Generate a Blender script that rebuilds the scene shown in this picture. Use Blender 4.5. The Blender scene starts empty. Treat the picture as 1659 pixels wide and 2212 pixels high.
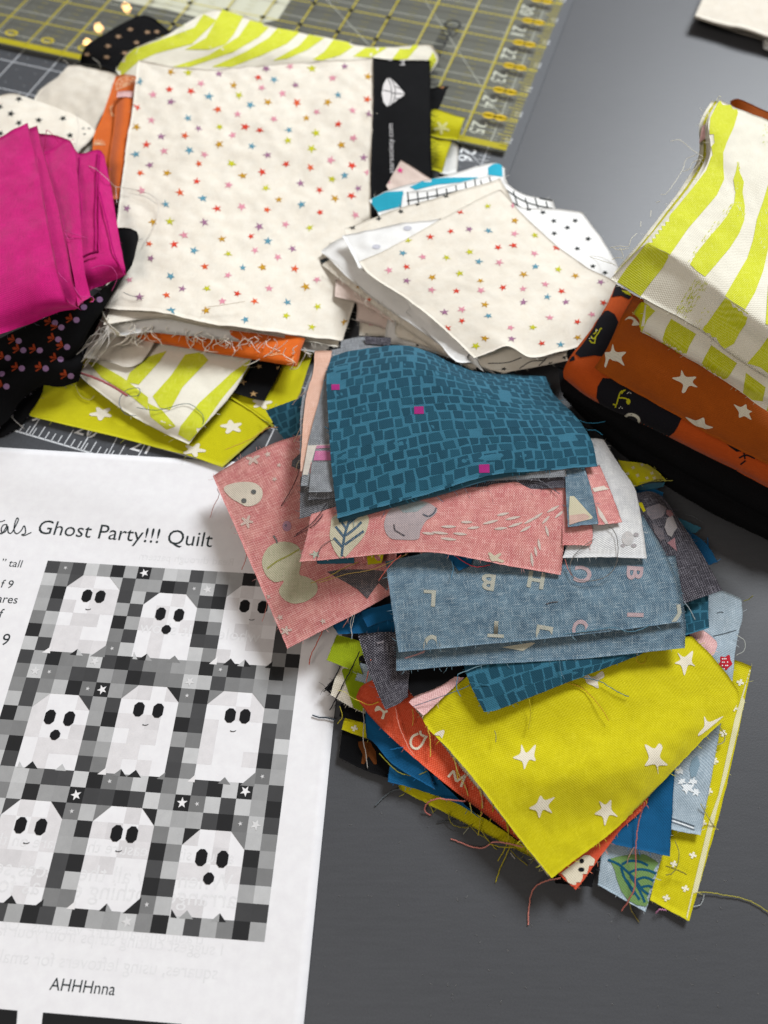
import bpy, bmesh, math, random
import numpy as np
from mathutils import Vector, Matrix, noise
from mathutils.bvhtree import BVHTree
from mathutils.geometry import delaunay_2d_cdt
SC = bpy.context.scene
COL = SC.collection
random.seed(4)
INCH = .0254

# ------------------------------------------------------------------ camera
F_PX, PITCH, ROLL, CAM_Z = 1669.71, 1.0685, .0143, .28608      # focal length in 1659-wide picture units
CX, CY = 829.5, 1106.0
_rt = Vector((1, 0, 0)); FWD = Vector((0, math.cos(PITCH), -math.sin(PITCH))); _up = _rt.cross(FWD)
RT = math.cos(ROLL)*_rt + math.sin(ROLL)*_up
UP = -math.sin(ROLL)*_rt + math.cos(ROLL)*_up
EYE = Vector((0, 0, CAM_Z))
cd = bpy.data.cameras.new('camera'); cam = bpy.data.objects.new('camera', cd); COL.objects.link(cam)
cam.matrix_world = Matrix(((RT.x, UP.x, -FWD.x, 0), (RT.y, UP.y, -FWD.y, 0), (RT.z, UP.z, -FWD.z, CAM_Z), (0, 0, 0, 1)))
cd.sensor_fit = 'AUTO'; cd.sensor_width = 36; cd.lens = F_PX/2212*36
cd.clip_start = .01; cd.clip_end = 50
cd.dof.use_dof = True; cd.dof.focus_distance = .285; cd.dof.aperture_fstop = 8.2
SC.camera = cam

# ------------------------------------------------------------------ light
w = bpy.data.worlds.new('World'); SC.world = w; w.use_nodes = True
bg = w.node_tree.nodes['Background']; bg.inputs[0].default_value = (1.0, .93, .86, 1); bg.inputs[1].default_value = .17

def area(name, loc, target, size, sizey, power, col):
    l = bpy.data.lights.new(name, 'AREA'); l.shape = 'RECTANGLE'; l.size = size; l.size_y = sizey; l.energy = power; l.color = col
    o = bpy.data.objects.new(name, l); COL.objects.link(o); o.location = loc
    o.rotation_euler = (Vector(target)-Vector(loc)).to_track_quat('-Z', 'Y').to_euler(); return o
area('window_light', (.98, 1.58, 1.52), (.02, .25, .0), 0.72, 0.72, 72, (.92, .96, 1.0))
area('room_fill_light', (-.8, -.75, 1.5), (0, .2, 0), .6, .6, 11, (1.0, .91, .82))  # warm fill added to brighten the faces turned toward the camera
SC.view_settings.view_transform = 'Standard'; SC.view_settings.look = 'None'
SC.view_settings.gamma = 1; SC.view_settings.exposure = 0; SC.view_settings.use_curve_mapping = False
SC.cycles.max_bounces = 8; SC.cycles.transparent_max_bounces = 16

# ------------------------------------------------------------------ picture rays and places
TR = {'P': (0, 0, 1), '1': (0, 0, .5), '2': (648, 0, .6094), '3': (0, 486, .5), '4': (648, 648, .4883), '5': (432, 918, .4883),
      '6': (648, 1188.1, .6094), 'm1': (0, 0, .3255), 'm2': (486, 0, .3255), 'm3': (810, 81, .2604), 'm4': (0, 243, .2279),
      'm5': (1188, 189, .2839), 'm6': (1188, 594, .2839), 'm7': (648, 324, .4232), 'm8': (0, 648, .4232),
      'a': (675.05, 1323.1, .19531), 'b': (1215.1, 999.1, .26042), 'c': (567, 702.05, .19538), 'd': (1188.1, 1566.1, .28386),
      'e': (810.1, 1620.1, .29297), 'f': (675.05, 1161.1, .27669), 'g': (675.05, 486, .24414),
      'k1': (0, 1188.1, .26042), 'k2': (270, 1188.1, .26042), 'k3': (0, 1458.1, .26042), 'k4': (270, 1458.1, .26042),
      'k5': (0, 1728.1, .26042), 'k6': (243, 1728.1, .26042)}
def P(r, x, y): t = TR[r]; return (t[0]+x*t[2], t[1]+y*t[2])
def ray(px, py): return (RT*((px-CX)/F_PX) + UP*((CY-py)/F_PX) + FWD)
def at(px, py, z):
    "the place at height z (mm) that the picture shows at px, py"
    d = ray(px, py); return EYE + d*((z*.001-CAM_Z)/d.z)

def lin(h):
    if not isinstance(h, str): return tuple(h)
    h = h.lstrip('#'); c = [int(h[i:i+2], 16)/255 for i in (0, 2, 4)]
    return tuple(x/12.92 if x <= .04045 else ((x+.055)/1.055)**2.4 for x in c)

# ------------------------------------------------------------------ materials
class NT:
    def __init__(s, name):
        s.m = bpy.data.materials.new(name); s.m.use_nodes = True; s.t = s.m.node_tree; s.b = s.t.nodes['Principled BSDF']
    def n(s, typ, **kw):
        q = s.t.nodes.new(typ)
        for k, v in kw.items():
            if k.startswith('i_'): q.inputs[k[2:].replace('_', ' ')].default_value = v
            else: setattr(q, k, v)
        return q
    def l(s, a, b): s.t.links.new(a, b)
    def math(s, op, a, b=None, clamp=False):
        q = s.t.nodes.new('ShaderNodeMath'); q.operation = op; q.use_clamp = clamp
        for i, v in enumerate((a, b)):
            if v is None: continue
            if isinstance(v, (int, float)): q.inputs[i].default_value = v
            else: s.l(v, q.inputs[i])
        return q.outputs[0]
    def mix(s, fac, a, b, mode='MIX'):
        q = s.t.nodes.new('ShaderNodeMix'); q.data_type = 'RGBA'; q.blend_type = mode
        for i, v in ((0, fac), (6, a), (7, b)):
            if isinstance(v, (int, float)): q.inputs[i].default_value = v
            elif isinstance(v, (tuple, list)): q.inputs[i].default_value = (*v[:3], 1)
            else: s.l(v, q.inputs[i])
        return q.outputs[2]
    def noise(s, vec, scale, detail=2, rough=.5):
        q = s.t.nodes.new('ShaderNodeTexNoise'); q.inputs['Scale'].default_value = scale; q.inputs['Detail'].default_value = detail; q.inputs['Roughness'].default_value = rough
        s.l(vec, q.inputs['Vector']); return q.outputs[0]
    def ramp(s, v, lo, hi):
        q = s.t.nodes.new('ShaderNodeMapRange'); q.inputs[1].default_value = lo; q.inputs[2].default_value = hi; s.l(v, q.inputs[0]); return q.outputs[0]
    def scale(s, vec, sc):
        q = s.t.nodes.new('ShaderNodeMapping'); q.inputs['Scale'].default_value = sc; s.l(vec, q.inputs['Vector']); return q.outputs[0]

MATS = {}
def fabric(name, c1, c2=None, mott=.0, weave=.22, linen=0., lc='#ffffff', wash=.08, rough=.9, sheen=.15, freq=11., vcol=False):
    """woven cotton; c1/c2 mottle, linen = strength of undyed slub threads of colour lc. UV is in centimetres."""
    if name in MATS: return MATS[name]
    s = NT(name); c1 = lin(c1); c2 = lin(c2) if c2 else c1
    uv = s.n('ShaderNodeTexCoord').outputs['UV']
    if vcol:
        at_ = s.n('ShaderNodeVertexColor'); at_.layer_name = 'Col'; base = at_.outputs[0]
    else:
        mo = s.ramp(s.noise(uv, 1.7, 4, .6), .35, .68)
        base = s.mix(s.math('MULTIPLY', mo, mott), c1, c2)
    sep = s.n('ShaderNodeSeparateXYZ'); s.l(uv, sep.inputs[0])
    su = s.math('SINE', s.math('MULTIPLY', sep.outputs[0], freq*6.283)); sv = s.math('SINE', s.math('MULTIPLY', sep.outputs[1], freq*6.283))
    wv = s.math('MULTIPLY', su, sv)
    st1 = s.noise(s.scale(uv, (2.2, 26, 1)), 1., 2, .6); st2 = s.noise(s.scale(uv, (26, 2.2, 1)), 1., 2, .6)
    if linen:
        a = s.ramp(st1, .5, .72); b = s.ramp(st2, .5, .72)
        sl = s.math('MAXIMUM', a, b)
        sl = s.math('ADD', s.math('MULTIPLY', sl, .75), s.math('MULTIPLY', wv, .62), True)
        base = s.mix(s.math('MULTIPLY', sl, linen), base, lin(lc))
    g = s.noise(uv, 60, 2, .7)
    val = s.math('ADD', 1-weave*.5, s.math('MULTIPLY', wv, weave*.45))
    val = s.math('ADD', val, s.math('MULTIPLY', s.math('SUBTRACT', s.math('ADD', st1, st2), 1.), weave*1.1))
    val = s.math('ADD', val, s.math('MULTIPLY', s.math('SUBTRACT', g, .5), weave*.9))
    val = s.math('ADD', val, s.math('MULTIPLY', s.math('SUBTRACT', s.noise(uv, .8, 3), .5), wash*2))
    cb = s.n('ShaderNodeCombineColor'); [s.l(val, cb.inputs[i]) for i in range(3)]
    s.l(s.mix(1., base, cb.outputs[0], 'MULTIPLY'), s.b.inputs['Base Color'])
    s.b.inputs['Roughness'].default_value = rough
    s.b.inputs['Specular IOR Level'].default_value = .14
    s.b.inputs['Sheen Weight'].default_value = sheen*min(1, max(c1)*3); s.b.inputs['Sheen Roughness'].default_value = .5
    bu = s.n('ShaderNodeBump'); bu.inputs['Strength'].default_value = .35; bu.inputs['Distance'].default_value = .0002
    s.l(s.math('ADD', wv, s.math('ADD', st1, st2)), bu.inputs['Height']); s.l(bu.outputs[0], s.b.inputs['Normal'])
    MATS[name] = s.m; return s.m
def plain(name, col, rough=.6, spec=.4, grain=0, gscale=900., metal=0):
    if name in MATS: return MATS[name]
    s = NT(name); s.b.inputs['Roughness'].default_value = rough; s.b.inputs['Specular IOR Level'].default_value = spec; s.b.inputs['Metallic'].default_value = metal
    c = lin(col)
    if grain:
        oc = s.n('ShaderNodeTexCoord').outputs['Object']
        s.l(s.mix(s.ramp(s.noise(oc, gscale, 3, .6), .3, .7), tuple(x*(1-grain) for x in c), tuple(x*(1+grain) for x in c)), s.b.inputs['Base Color'])
    else: s.b.inputs['Base Color'].default_value = (*c, 1)
    MATS[name] = s.m; return s.m
def thread_mat(col): return plain('thread_'+col.strip('#'), col, .9, .12, grain=.28, gscale=2600)
LPRINT = fabric('printed_linen', '#ffffff', weave=.45, wash=.10, sheen=.05, linen=.55, lc='#b49c95', freq=11., vcol=True)
BPRINT = fabric('printed_brush_ink', '#ffffff', weave=.22, wash=.06, sheen=.05, linen=.22, lc='#f1eecb', vcol=True)
PRINT = fabric('printed_ink', '#ffffff', weave=.16, wash=.03, sheen=.05, vcol=True)
def ink(name='paper_ink'):
    if name in MATS: return MATS[name]
    s = NT(name); a = s.n('ShaderNodeVertexColor'); a.layer_name = 'Col'
    uv = s.n('ShaderNodeTexCoord').outputs['Object']
    g = s.ramp(s.noise(s.scale(uv, (1500, 5000, 1)), 1., 2, .7), .2, .8)
    g2 = s.ramp(s.noise(uv, 300, 3), .3, .7)
    v = s.math('ADD', .88, s.math('ADD', s.math('MULTIPLY', g, .16), s.math('MULTIPLY', g2, .08)))
    cb = s.n('ShaderNodeCombineColor'); [s.l(v, cb.inputs[i]) for i in range(3)]
    s.l(s.mix(1., a.outputs[0], cb.outputs[0], 'MULTIPLY'), s.b.inputs['Base Color'])
    s.b.inputs['Roughness'].default_value = .75; s.b.inputs['Specular IOR Level'].default_value = .2
    MATS[name] = s.m; return s.m
INK = ink()

# ------------------------------------------------------------------ objects
def tag(o, label=None, cat=None, group=None, kind=None):
    for k, v in (('label', label), ('category', cat), ('group', group), ('kind', kind)):
        if v: o[k] = v
    return o
def link(name, verts, faces, mat, parent=None, uvs=None, cols=None, smooth=True, origin=None):
    "one mesh object; verts are world places; origin = base of the thing"
    V = np.array([tuple(v) for v in verts], dtype=float)
    if parent is not None: org = np.array(parent['_o'] if '_o' in parent else (0, 0, 0))
    elif origin is not None: org = np.array(origin, dtype=float)
    else: org = np.array([(V[:, 0].min()+V[:, 0].max())/2, (V[:, 1].min()+V[:, 1].max())/2, V[:, 2].min()])
    me = bpy.data.meshes.new(name); me.from_pydata((V-org).tolist(), [], faces); me.materials.append(mat)
    if smooth: me.polygons.foreach_set('use_smooth', [True]*len(me.polygons))
    if uvs is not None:
        ul = me.uv_layers.new(name='UVMap'); li = np.empty(len(me.loops), dtype=np.int32); me.loops.foreach_get('vertex_index', li)
        ul.data.foreach_set('uv', np.array(uvs, dtype=np.float32)[li].ravel())
    if cols is not None:
        ca = me.color_attributes.new('Col', 'FLOAT_COLOR', 'CORNER'); out = []
        for p, c in zip(me.polygons, cols): out += [(*c, 1.)]*p.loop_total
        ca.data.foreach_set('color', np.array(out, dtype=np.float32).ravel())
    me.update()
    o = bpy.data.objects.new(name, me); COL.objects.link(o)
    if parent is not None: o.parent = parent
    else: o.location = org.tolist(); ORG[o.name] = org
    return o
ORG = {}
def child(name, parent, verts, faces, mat, **kw):
    V = [tuple(v) for v in verts]; org = ORG[parent.name]
    o = link(name, [(v[0]-org[0], v[1]-org[1], v[2]-org[2]) for v in V], faces, mat, origin=(0, 0, 0), **kw)
    ORG.pop(o.name, None); ORG[o.name] = org; o.location = (0, 0, 0); o.parent = parent; return o

def resample(pts, n, closed=False, smooth=True):
    "n+1 points along a polyline; smooth = catmull-rom"
    pts = [np.array(p, dtype=float) for p in pts]
    if len(pts) == 2 or not smooth: dense = pts
    else:
        dense = []; m = len(pts)
        for i in range(m-1):
            p1, p2 = pts[i], pts[i+1]; p0 = pts[i-1] if i else 2*p1-p2; p3 = pts[i+2] if i+2 < m else 2*p2-p1
            l = np.linalg.norm(p2-p1)
            m1 = (p2-p0)/(np.linalg.norm(p2-p1)+np.linalg.norm(p1-p0)+1e-12)*l; m2 = (p3-p1)/(np.linalg.norm(p3-p2)+np.linalg.norm(p2-p1)+1e-12)*l
            for k in range(10):
                t = k/10; h = (2*t**3-3*t*t+1, t**3-2*t*t+t, -2*t**3+3*t*t, t**3-t*t)
                dense.append(h[0]*p1+h[1]*m1+h[2]*p2+h[3]*m2)
        dense.append(pts[-1])
    D = np.array(dense); s = np.concatenate([[0], np.cumsum(np.linalg.norm(np.diff(D, axis=0), axis=1))])
    q = np.linspace(0, s[-1], n+1); return np.stack([np.interp(q, s, D[:, i]) for i in range(D.shape[1])], 1)

class Cloth: pass
def grid_of(rows, reg, z, nu, nv, amp, seed, smooth_rows=True, sharp=False):
    R = []
    for row in rows:
        W = []
        for p in row:
            zz = p[2] if len(p) > 2 else z; W.append(at(*P(reg, p[0], p[1]), zz))
        R.append(resample(W, nu, smooth=not sharp))
    R = np.array(R)
    G = np.array([resample(R[:, i], nv, smooth=smooth_rows) for i in range(nu+1)]).transpose(1, 0, 2)   # (nv+1, nu+1, 3)
    rc = random.Random(seed*17+3); cr = []
    if amp and nu > 11 and nv > 11:
        for _ in range(4):
            q = G[rc.randrange(nv+1), rc.randrange(nu+1)]; a = rc.uniform(0, 3.14); cr.append((q[0], q[1], math.cos(a), math.sin(a), rc.choice((-1, 1, 1))*rc.uniform(.25, .6)*min(amp, .9), rc.uniform(.0012, .0028), rc.uniform(.012, .03)))
    if amp:
        for j in range(nv+1):
            for i in range(nu+1):
                if i in (0, nu) or j in (0, nv):
                    p = G[j, i]; p[0] += .00016*noise.noise(Vector((p[0]*900, p[1]*900, seed))); p[1] += .00016*noise.noise(Vector((p[0]*900+9, p[1]*900, seed)))
                for cx, cy, ca, sa, h, wd, ln in cr:
                    dx, dy = G[j, i, 0]-cx, G[j, i, 1]-cy; d = -dx*sa+dy*ca; l = dx*ca+dy*sa
                    if abs(d) < 3*wd and abs(l) < ln*2: G[j, i, 2] += .001*h*math.exp(-(d/wd)**2-(l/ln)**2)
        for j in range(nv+1):
            for i in range(nu+1):
                p = G[j, i]; G[j, i, 2] += amp*.001*(noise.noise(Vector((p[0]*55+seed*7.3, p[1]*55, seed))) + .55*noise.noise(Vector((p[0]*170, p[1]*170+seed, seed*2.)))) 
    return G
SEED = [0]
def cloth(name, rows, mat, reg='P', z=5, nu=36, nv=30, amp=.45, thick=.2, label=None, cat='fabric scrap', group=None, parent=None,
          smooth_rows=True, sharp=False, fray=None, frayn=5., fraylen=1.6, uvoff=None):
    SEED[0] += 1
    G = grid_of(rows, reg, z, nu, nv, amp, SEED[0], smooth_rows, sharp)
    N = np.cross(np.gradient(G, axis=1), np.gradient(G, axis=0)); N /= (np.linalg.norm(N, axis=2, keepdims=True)+1e-12)
    if N[..., 2].mean() < 0: N = -N
    lu = np.linalg.norm(np.diff(G, axis=1), axis=2).sum(1).mean()*100; lv = np.linalg.norm(np.diff(G, axis=0), axis=2).sum(0).mean()*100
    uo = uvoff or (SEED[0]*3.7, SEED[0]*1.9)
    idx = lambda j, i: j*(nu+1)+i; n0 = (nv+1)*(nu+1)
    verts = list(map(tuple, G.reshape(-1, 3))) + list(map(tuple, (G-N*thick*.001).reshape(-1, 3)))
    uvs = [(uo[0]+i/nu*lu, uo[1]+j/nv*lv) for j in range(nv+1) for i in range(nu+1)]*2
    # winding so that the top faces along N
    a = np.cross(G[1, 0]-G[0, 0], G[0, 1]-G[0, 0]); flip = np.dot(a, N[0, 0]) < 0
    faces = []; top = []
    for j in range(nv):
        for i in range(nu):
            q = (idx(j, i), idx(j+1, i), idx(j+1, i+1), idx(j, i+1)); q = q[::-1] if flip else q
            top.append(q); faces.append(q); faces.append(tuple(n0+k for k in q[::-1]))
    bd = [idx(0, i) for i in range(nu)]+[idx(j, nu) for j in range(nv)]+[idx(nv, i) for i in range(nu, 0, -1)]+[idx(j, 0) for j in range(nv, 0, -1)]
    for k in range(len(bd)):
        p, q = bd[k], bd[(k+1) % len(bd)]; f = (p, q, n0+q, n0+p); faces.append(f if flip else f[::-1])
    if parent is None:
        o = link(name, verts, faces, mat, uvs=uvs); tag(o, label, cat, group)
    else: o = child(name, parent, verts, faces, mat, uvs=uvs); tag(o, label)
    c = Cloth(); c.o = o; c.G = G; c.N = N; c.bvh = BVHTree.FromPolygons([tuple(v) for v in G.reshape(-1, 3)], top); c.lu, c.lv = lu, lv; c.bd = [Vector(G.reshape(-1, 3)[k]) for k in bd]
    if fray: add_fray(c, fray, frayn*.55, fraylen*.8)
    return c
def tube(pts, r, sides=4):
    V, Fc = [], []; pts = [Vector(p) for p in pts]
    for i, p in enumerate(pts):
        t = (pts[min(i+1, len(pts)-1)]-pts[max(i-1, 0)]).normalized()
        a = t.cross(Vector((.3, .2, 1))); a = a.normalized() if a.length > 1e-6 else Vector((1, 0, 0)); b = t.cross(a)
        rr = r*(1 if 0 < i < len(pts)-1 else .6)
        for k in range(sides): V.append(p+rr*(math.cos(k*6.2832/sides)*a+math.sin(k*6.2832/sides)*b))
    for i in range(len(pts)-1):
        for k in range(sides): Fc.append((i*sides+k, i*sides+(k+1) % sides, (i+1)*sides+(k+1) % sides, (i+1)*sides+k))
    Fc.append(tuple(range(sides-1, -1, -1))); Fc.append(tuple(range((len(pts)-1)*sides, len(pts)*sides)))
    return V, Fc
def add_fray(c, col, per_cm, ln, side=None):
    rnd = random.Random(SEED[0]); V, Fc = [], []; B = c.bd; ctr = sum(B, Vector())/len(B)
    nv_, nu_ = c.G.shape[0]-1, c.G.shape[1]-1
    for k in range(len(B)):
        if side == 'right' and not nu_ <= k < nu_+nv_: continue
        p, q = B[k], B[(k+1) % len(B)]; t = q-p; L = t.length
        if L < 1e-6: continue
        m = per_cm*L*100; cnt = int(m)+(rnd.random() < m-int(m)); t = t.normalized()
        out = Vector((t.y, -t.x, 0)); out = -out if out.dot(p-ctr) < 0 else out
        for _ in range(cnt):
            s = p+t*L*rnd.random()-Vector((0, 0, .0002)); l = ln*.001*(.25+rnd.random()**3*2.2)
            d = (out+t*rnd.uniform(-.7, .7)+Vector((0, 0, rnd.uniform(-.35, .25)))).normalized(); bend = t*rnd.uniform(-.5, .5)*l
            v, f = tube([s-out*.0004, s+d*l*.5+bend*.3, s+d*l+bend], .00007*rnd.uniform(.8, 1.5), 3)
            b = len(V); V += v; Fc += [tuple(x+b for x in q_) for q_ in f]
    if V: tag(child('frayed_edge', c.o, V, Fc, thread_mat(col)), kind='stuff')
def thread(parent, reg, pts, col, r=.17, z=None, name='loose_thread', label=None, cat=None, group=None):
    W = [at(*P(reg, p[0], p[1]), p[2] if len(p) > 2 else z) for p in pts]
    W = resample(W, max(8, 7*len(pts)))
    for i in range(len(W)):
        W[i, 0] += .00022*noise.noise(Vector((i*.6, W[0, 0]*900, 1))); W[i, 1] += .00022*noise.noise(Vector((i*.6, W[0, 1]*900, 7)))
    if r >= .155:                                     # two twisted plies
        L = np.linalg.norm(np.diff(W, axis=0), axis=1).sum(); W = resample(W, min(260, max(12, int(L/.00016)))); v, f = [], []
        T = np.gradient(W, axis=0); T /= np.linalg.norm(T, axis=1, keepdims=True)+1e-12; A = np.cross(T, (.3, .2, 1.)); A /= np.linalg.norm(A, axis=1, keepdims=True)+1e-12; B = np.cross(T, A)
        ph = np.linspace(0, L/.0011*6.2832, len(W))[:, None]
        for q in (0, math.pi):
            vv, ff = tube(W+(A*np.cos(ph+q)+B*np.sin(ph+q))*r*.00052, r*.00062, 4); b = len(v); v += vv; f += [tuple(x+b for x in z_) for z_ in ff]
    else: v, f = tube(W, r*.001, 5)
    if parent: return child(name, parent.o if isinstance(parent, Cloth) else parent, v, f, thread_mat(col))
    o = link(name, v, f, thread_mat(col)); return tag(o, label, cat, group)

# ---- flat prints laid on cloth
def spline2(pts):
    p = [np.array(q, float) for q in pts]; out = []; n = len(p)
    for i in range(n):
        p0, p1, p2, p3 = p[i-1], p[i], p[(i+1) % n], p[(i+2) % n]
        for k in range(4):
            t = k/4; out.append(.5*((2*p1)+(-p0+p2)*t+(2*p0-5*p1+4*p2-p3)*t*t+(-p0+3*p1-3*p2+p3)*t**3))
    return [tuple(q) for q in out]
def tri_poly(poly, h):
    "triangulate a polygon with inner points every h"
    pts = []
    for i in range(len(poly)):
        a, b = np.array(poly[i]), np.array(poly[(i+1) % len(poly)]); k = max(1, int(np.linalg.norm(b-a)/h))
        for j in range(k): pts.append(tuple(a+(b-a)*j/k))
    nb = len(pts); A = np.array(pts); x0, y0 = A.min(0); x1, y1 = A.max(0)
    if max(x1-x0, y1-y0) > 1.5*h:
        ys = np.arange(y0+h/2, y1, h)
        for y in ys:
            xs = []
            for i in range(nb):
                (ax, ay), (bx, by) = pts[i], pts[(i+1) % nb]
                if (ay > y) != (by > y): xs.append(ax+(y-ay)/(by-ay)*(bx-ax))
            xs.sort()
            for s in range(0, len(xs)-1, 2):
                for x in np.arange(xs[s]+h*.4, xs[s+1]-h*.3, h): pts.append((x, y))
    r = delaunay_2d_cdt([Vector(p) for p in pts], [(i, (i+1) % nb) for i in range(nb)], [list(range(nb))], 1, 1e-5)
    return [tuple(v) for v in r[0]], [tuple(f) for f in r[2]]
class Print:
    "collects printed shapes for one cloth and links them as one child"
    def __init__(s, c, name, off=.16): s.c, s.name, s.off, s.V, s.F, s.C = c, name, off, [], [], []
    def put(s, vp, fp, col, up=0.):
        hit = []
        for x, y in vp:
            d = ray(x, y).normalized(); loc, nn, _, _ = s.c.bvh.ray_cast(EYE, d)
            if loc is None: hit.append(None)
            else:
                if nn.dot(d) > 0: nn = -nn
                hit.append(loc+nn*(s.off+up)*.001)
        b = {}; col = lin(col)
        for f in fp:
            if any(hit[k] is None for k in f): continue
            q = []
            for k in f:
                if k not in b: b[k] = len(s.V); s.V.append(hit[k])
                q.append(b[k])
            s.F.append(tuple(q)); s.C.append(col)
    def poly(s, reg, pts, col, h=5., smooth=False, up=0.):
        pp = [P(reg, *q) for q in pts]; pp = spline2(pp) if smooth else pp
        v, f = tri_poly(pp, h); s.put(v, f, col, up)
    def star(s, reg, x, y, r, col, rot=None, inner=.42, arms=5, squash=.8, jit=.12, fat=False, h=99, rnd=random):
        x, y = P(reg, x, y); r *= TR[reg][2]; rot = rnd.uniform(0, 6.28) if rot is None else rot; pts = []
        for k in range(arms*2):
            a = rot+k*math.pi/arms; rr = r*(1 if k % 2 == 0 else inner)*(1+rnd.uniform(-jit, jit))
            if fat and k % 2 == 0:
                for da in (-.17, .0, .17): pts.append((x+rr*(1.04 if da == 0 else .95)*math.cos(a+da), y+rr*(1.04 if da == 0 else .95)*math.sin(a+da)*squash))
            else: pts.append((x+rr*math.cos(a), y+rr*math.sin(a)*squash))
        if h > 50: s.put([(x, y)]+pts, [(0, i+1, (i+1) % len(pts)+1) for i in range(len(pts))], col)
        else: v, f = tri_poly(pts, h); s.put(v, f, col)
    def ell(s, reg, x, y, rx, ry, col, rot=0, n=12, up=0., h=6):
        pts = [(x+rx*math.cos(t)*math.cos(rot)-ry*math.sin(t)*math.sin(rot), y+rx*math.cos(t)*math.sin(rot)+ry*math.sin(t)*math.cos(rot)) for t in [k*6.2832/n for k in range(n)]]
        s.poly(reg, pts, col, h=h, up=up)
    def stroke(s, reg, pts, wd, col, up=0., closed=False, sm=True):
        pp = [P(reg, *q) for q in pts]; wd *= TR[reg][2]
        if closed: pp = pp+[pp[0]]
        q = resample([np.array(a) for a in pp], max(6, 5*len(pp)), smooth=sm); L, R = [], []
        for i in range(len(q)):
            t = q[min(i+1, len(q)-1)]-q[max(i-1, 0)]; t = t/(np.linalg.norm(t)+1e-9); nn = np.array([-t[1], t[0]])*wd/2
            L.append(tuple(q[i]+nn)); R.append(tuple(q[i]-nn))
        n = len(q); s.put(L+R, [(i, i+1, n+i+1, n+i) for i in range(n-1)], col, up)
    def text(s, reg, txt, x, y, size, ang, col, shear=0, sq=1., up=0., flip=1, bold=0.):
        v, f = glyphs(txt, bold); ca, sa = math.cos(ang), math.sin(ang); k = size*TR[reg][2]; x, y = P(reg, x, y)
        s.put([(x+k*(a*flip*ca+b*sq*sa+shear*b*ca), y+k*(a*flip*sa-b*sq*ca+shear*b*sa)) for a, b in v], f, col, up)
    def st(s, i, j): return s.c.G[j, i]
    def uvquad(s, pts, col, up=0.):
        "pts in 0..1 of the cloth's own u and v"
        G, N = s.c.G, s.c.N; nv, nu = G.shape[0]-1, G.shape[1]-1; b = len(s.V)
        for u, v in pts:
            x = min(max(u, 0), .9999)*nu; y = min(max(v, 0), .9999)*nv; i, j = int(x), int(y); fx, fy = x-i, y-j
            p = (G[j, i]*(1-fx)+G[j, i+1]*fx)*(1-fy)+(G[j+1, i]*(1-fx)+G[j+1, i+1]*fx)*fy
            s.V.append(Vector(p+N[j, i]*(s.off+up)*.001))
        s.F.append(tuple(range(b, b+len(pts)))); s.C.append(lin(col))
    def done(s, mat=None):
        if not s.F: return
        uv = [(v[0]*100, v[1]*100) for v in s.V]
        return child(s.name, s.c.o, s.V, s.F, mat or PRINT, uvs=uv, cols=s.C)
_gl = {}
def glyphs(txt, bold=0.):
    key = (txt, bold)
    if key in _gl: return _gl[key]
    cu = bpy.data.curves.new('txt', 'FONT'); cu.body = txt; cu.size = 1; cu.resolution_u = 3; cu.offset = bold
    o = bpy.data.objects.new('txt', cu); COL.objects.link(o); dg = bpy.context.evaluated_depsgraph_get()
    me = o.evaluated_get(dg).to_mesh(); v = [(p.co.x, p.co.y) for p in me.vertices]; f = [tuple(p.vertices) for p in me.polygons]
    o.evaluated_get(dg).to_mesh_clear(); bpy.data.objects.remove(o); bpy.data.curves.remove(cu)
    _gl[key] = (v, f); return v, f
def mosaic(c, cu, cv, dark='#1c4759', accents=(), seed=1, light=None):
    "rows of uneven dark tiles printed on teal"
    rnd = random.Random(seed); p = Print(c, 'tile_print', .1); nv = max(2, int(c.lv/cv)); v = 0.
    while v < 1:
        hv = cv/c.lv*rnd.uniform(.85, 1.15); u = rnd.uniform(-.6, 0)*cu/c.lu; sl = 0
        while u < 1:
            wu = cu/c.lu*rnd.uniform(.72, 1.28); g = rnd.uniform(.085, .13)
            if rnd.random() > .035:
                a, b = max(0, u+wu*g), min(1, u+wu*(1-g)); sl = rnd.uniform(-.12, .12)*hv; d, e = max(0, v+hv*g+sl), min(1, v+hv*(1-g)+sl); j = lambda k: rnd.uniform(-.08, .08)*k
                if b-a > wu*.2 and e-d > hv*.2:
                    q = [(a+j(wu), d+j(hv)), (b+j(wu), d+j(hv)), (b+j(wu), e+j(hv)), (a+j(wu), e+j(hv))]
                    cc = rnd.choice((dark, dark, '#1e4c5e', '#1a4455'))
                    # split once so that the tile follows the cloth
                    m0 = ((q[0][0]+q[1][0])/2, (q[0][1]+q[1][1])/2); m1 = ((q[2][0]+q[3][0])/2, (q[2][1]+q[3][1])/2)
                    p.uvquad([q[0], m0, m1, q[3]], cc); p.uvquad([m0, q[1], q[2], m1], cc)
            u += wu
        v += hv
    for reg, x, y, wx, wy, col in accents:
        p.poly(reg, [(x-wx, y-wy), (x+wx, y-wy*1.1), (x+wx*1.05, y+wy), (x-wx*.95, y+wy*1.05)], col, h=5, up=.12)
    p.done()
def quad(a, b, c, d): return [[a, b], [d, c]]          # top-left, top-right, bottom-right, bottom-left
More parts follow.
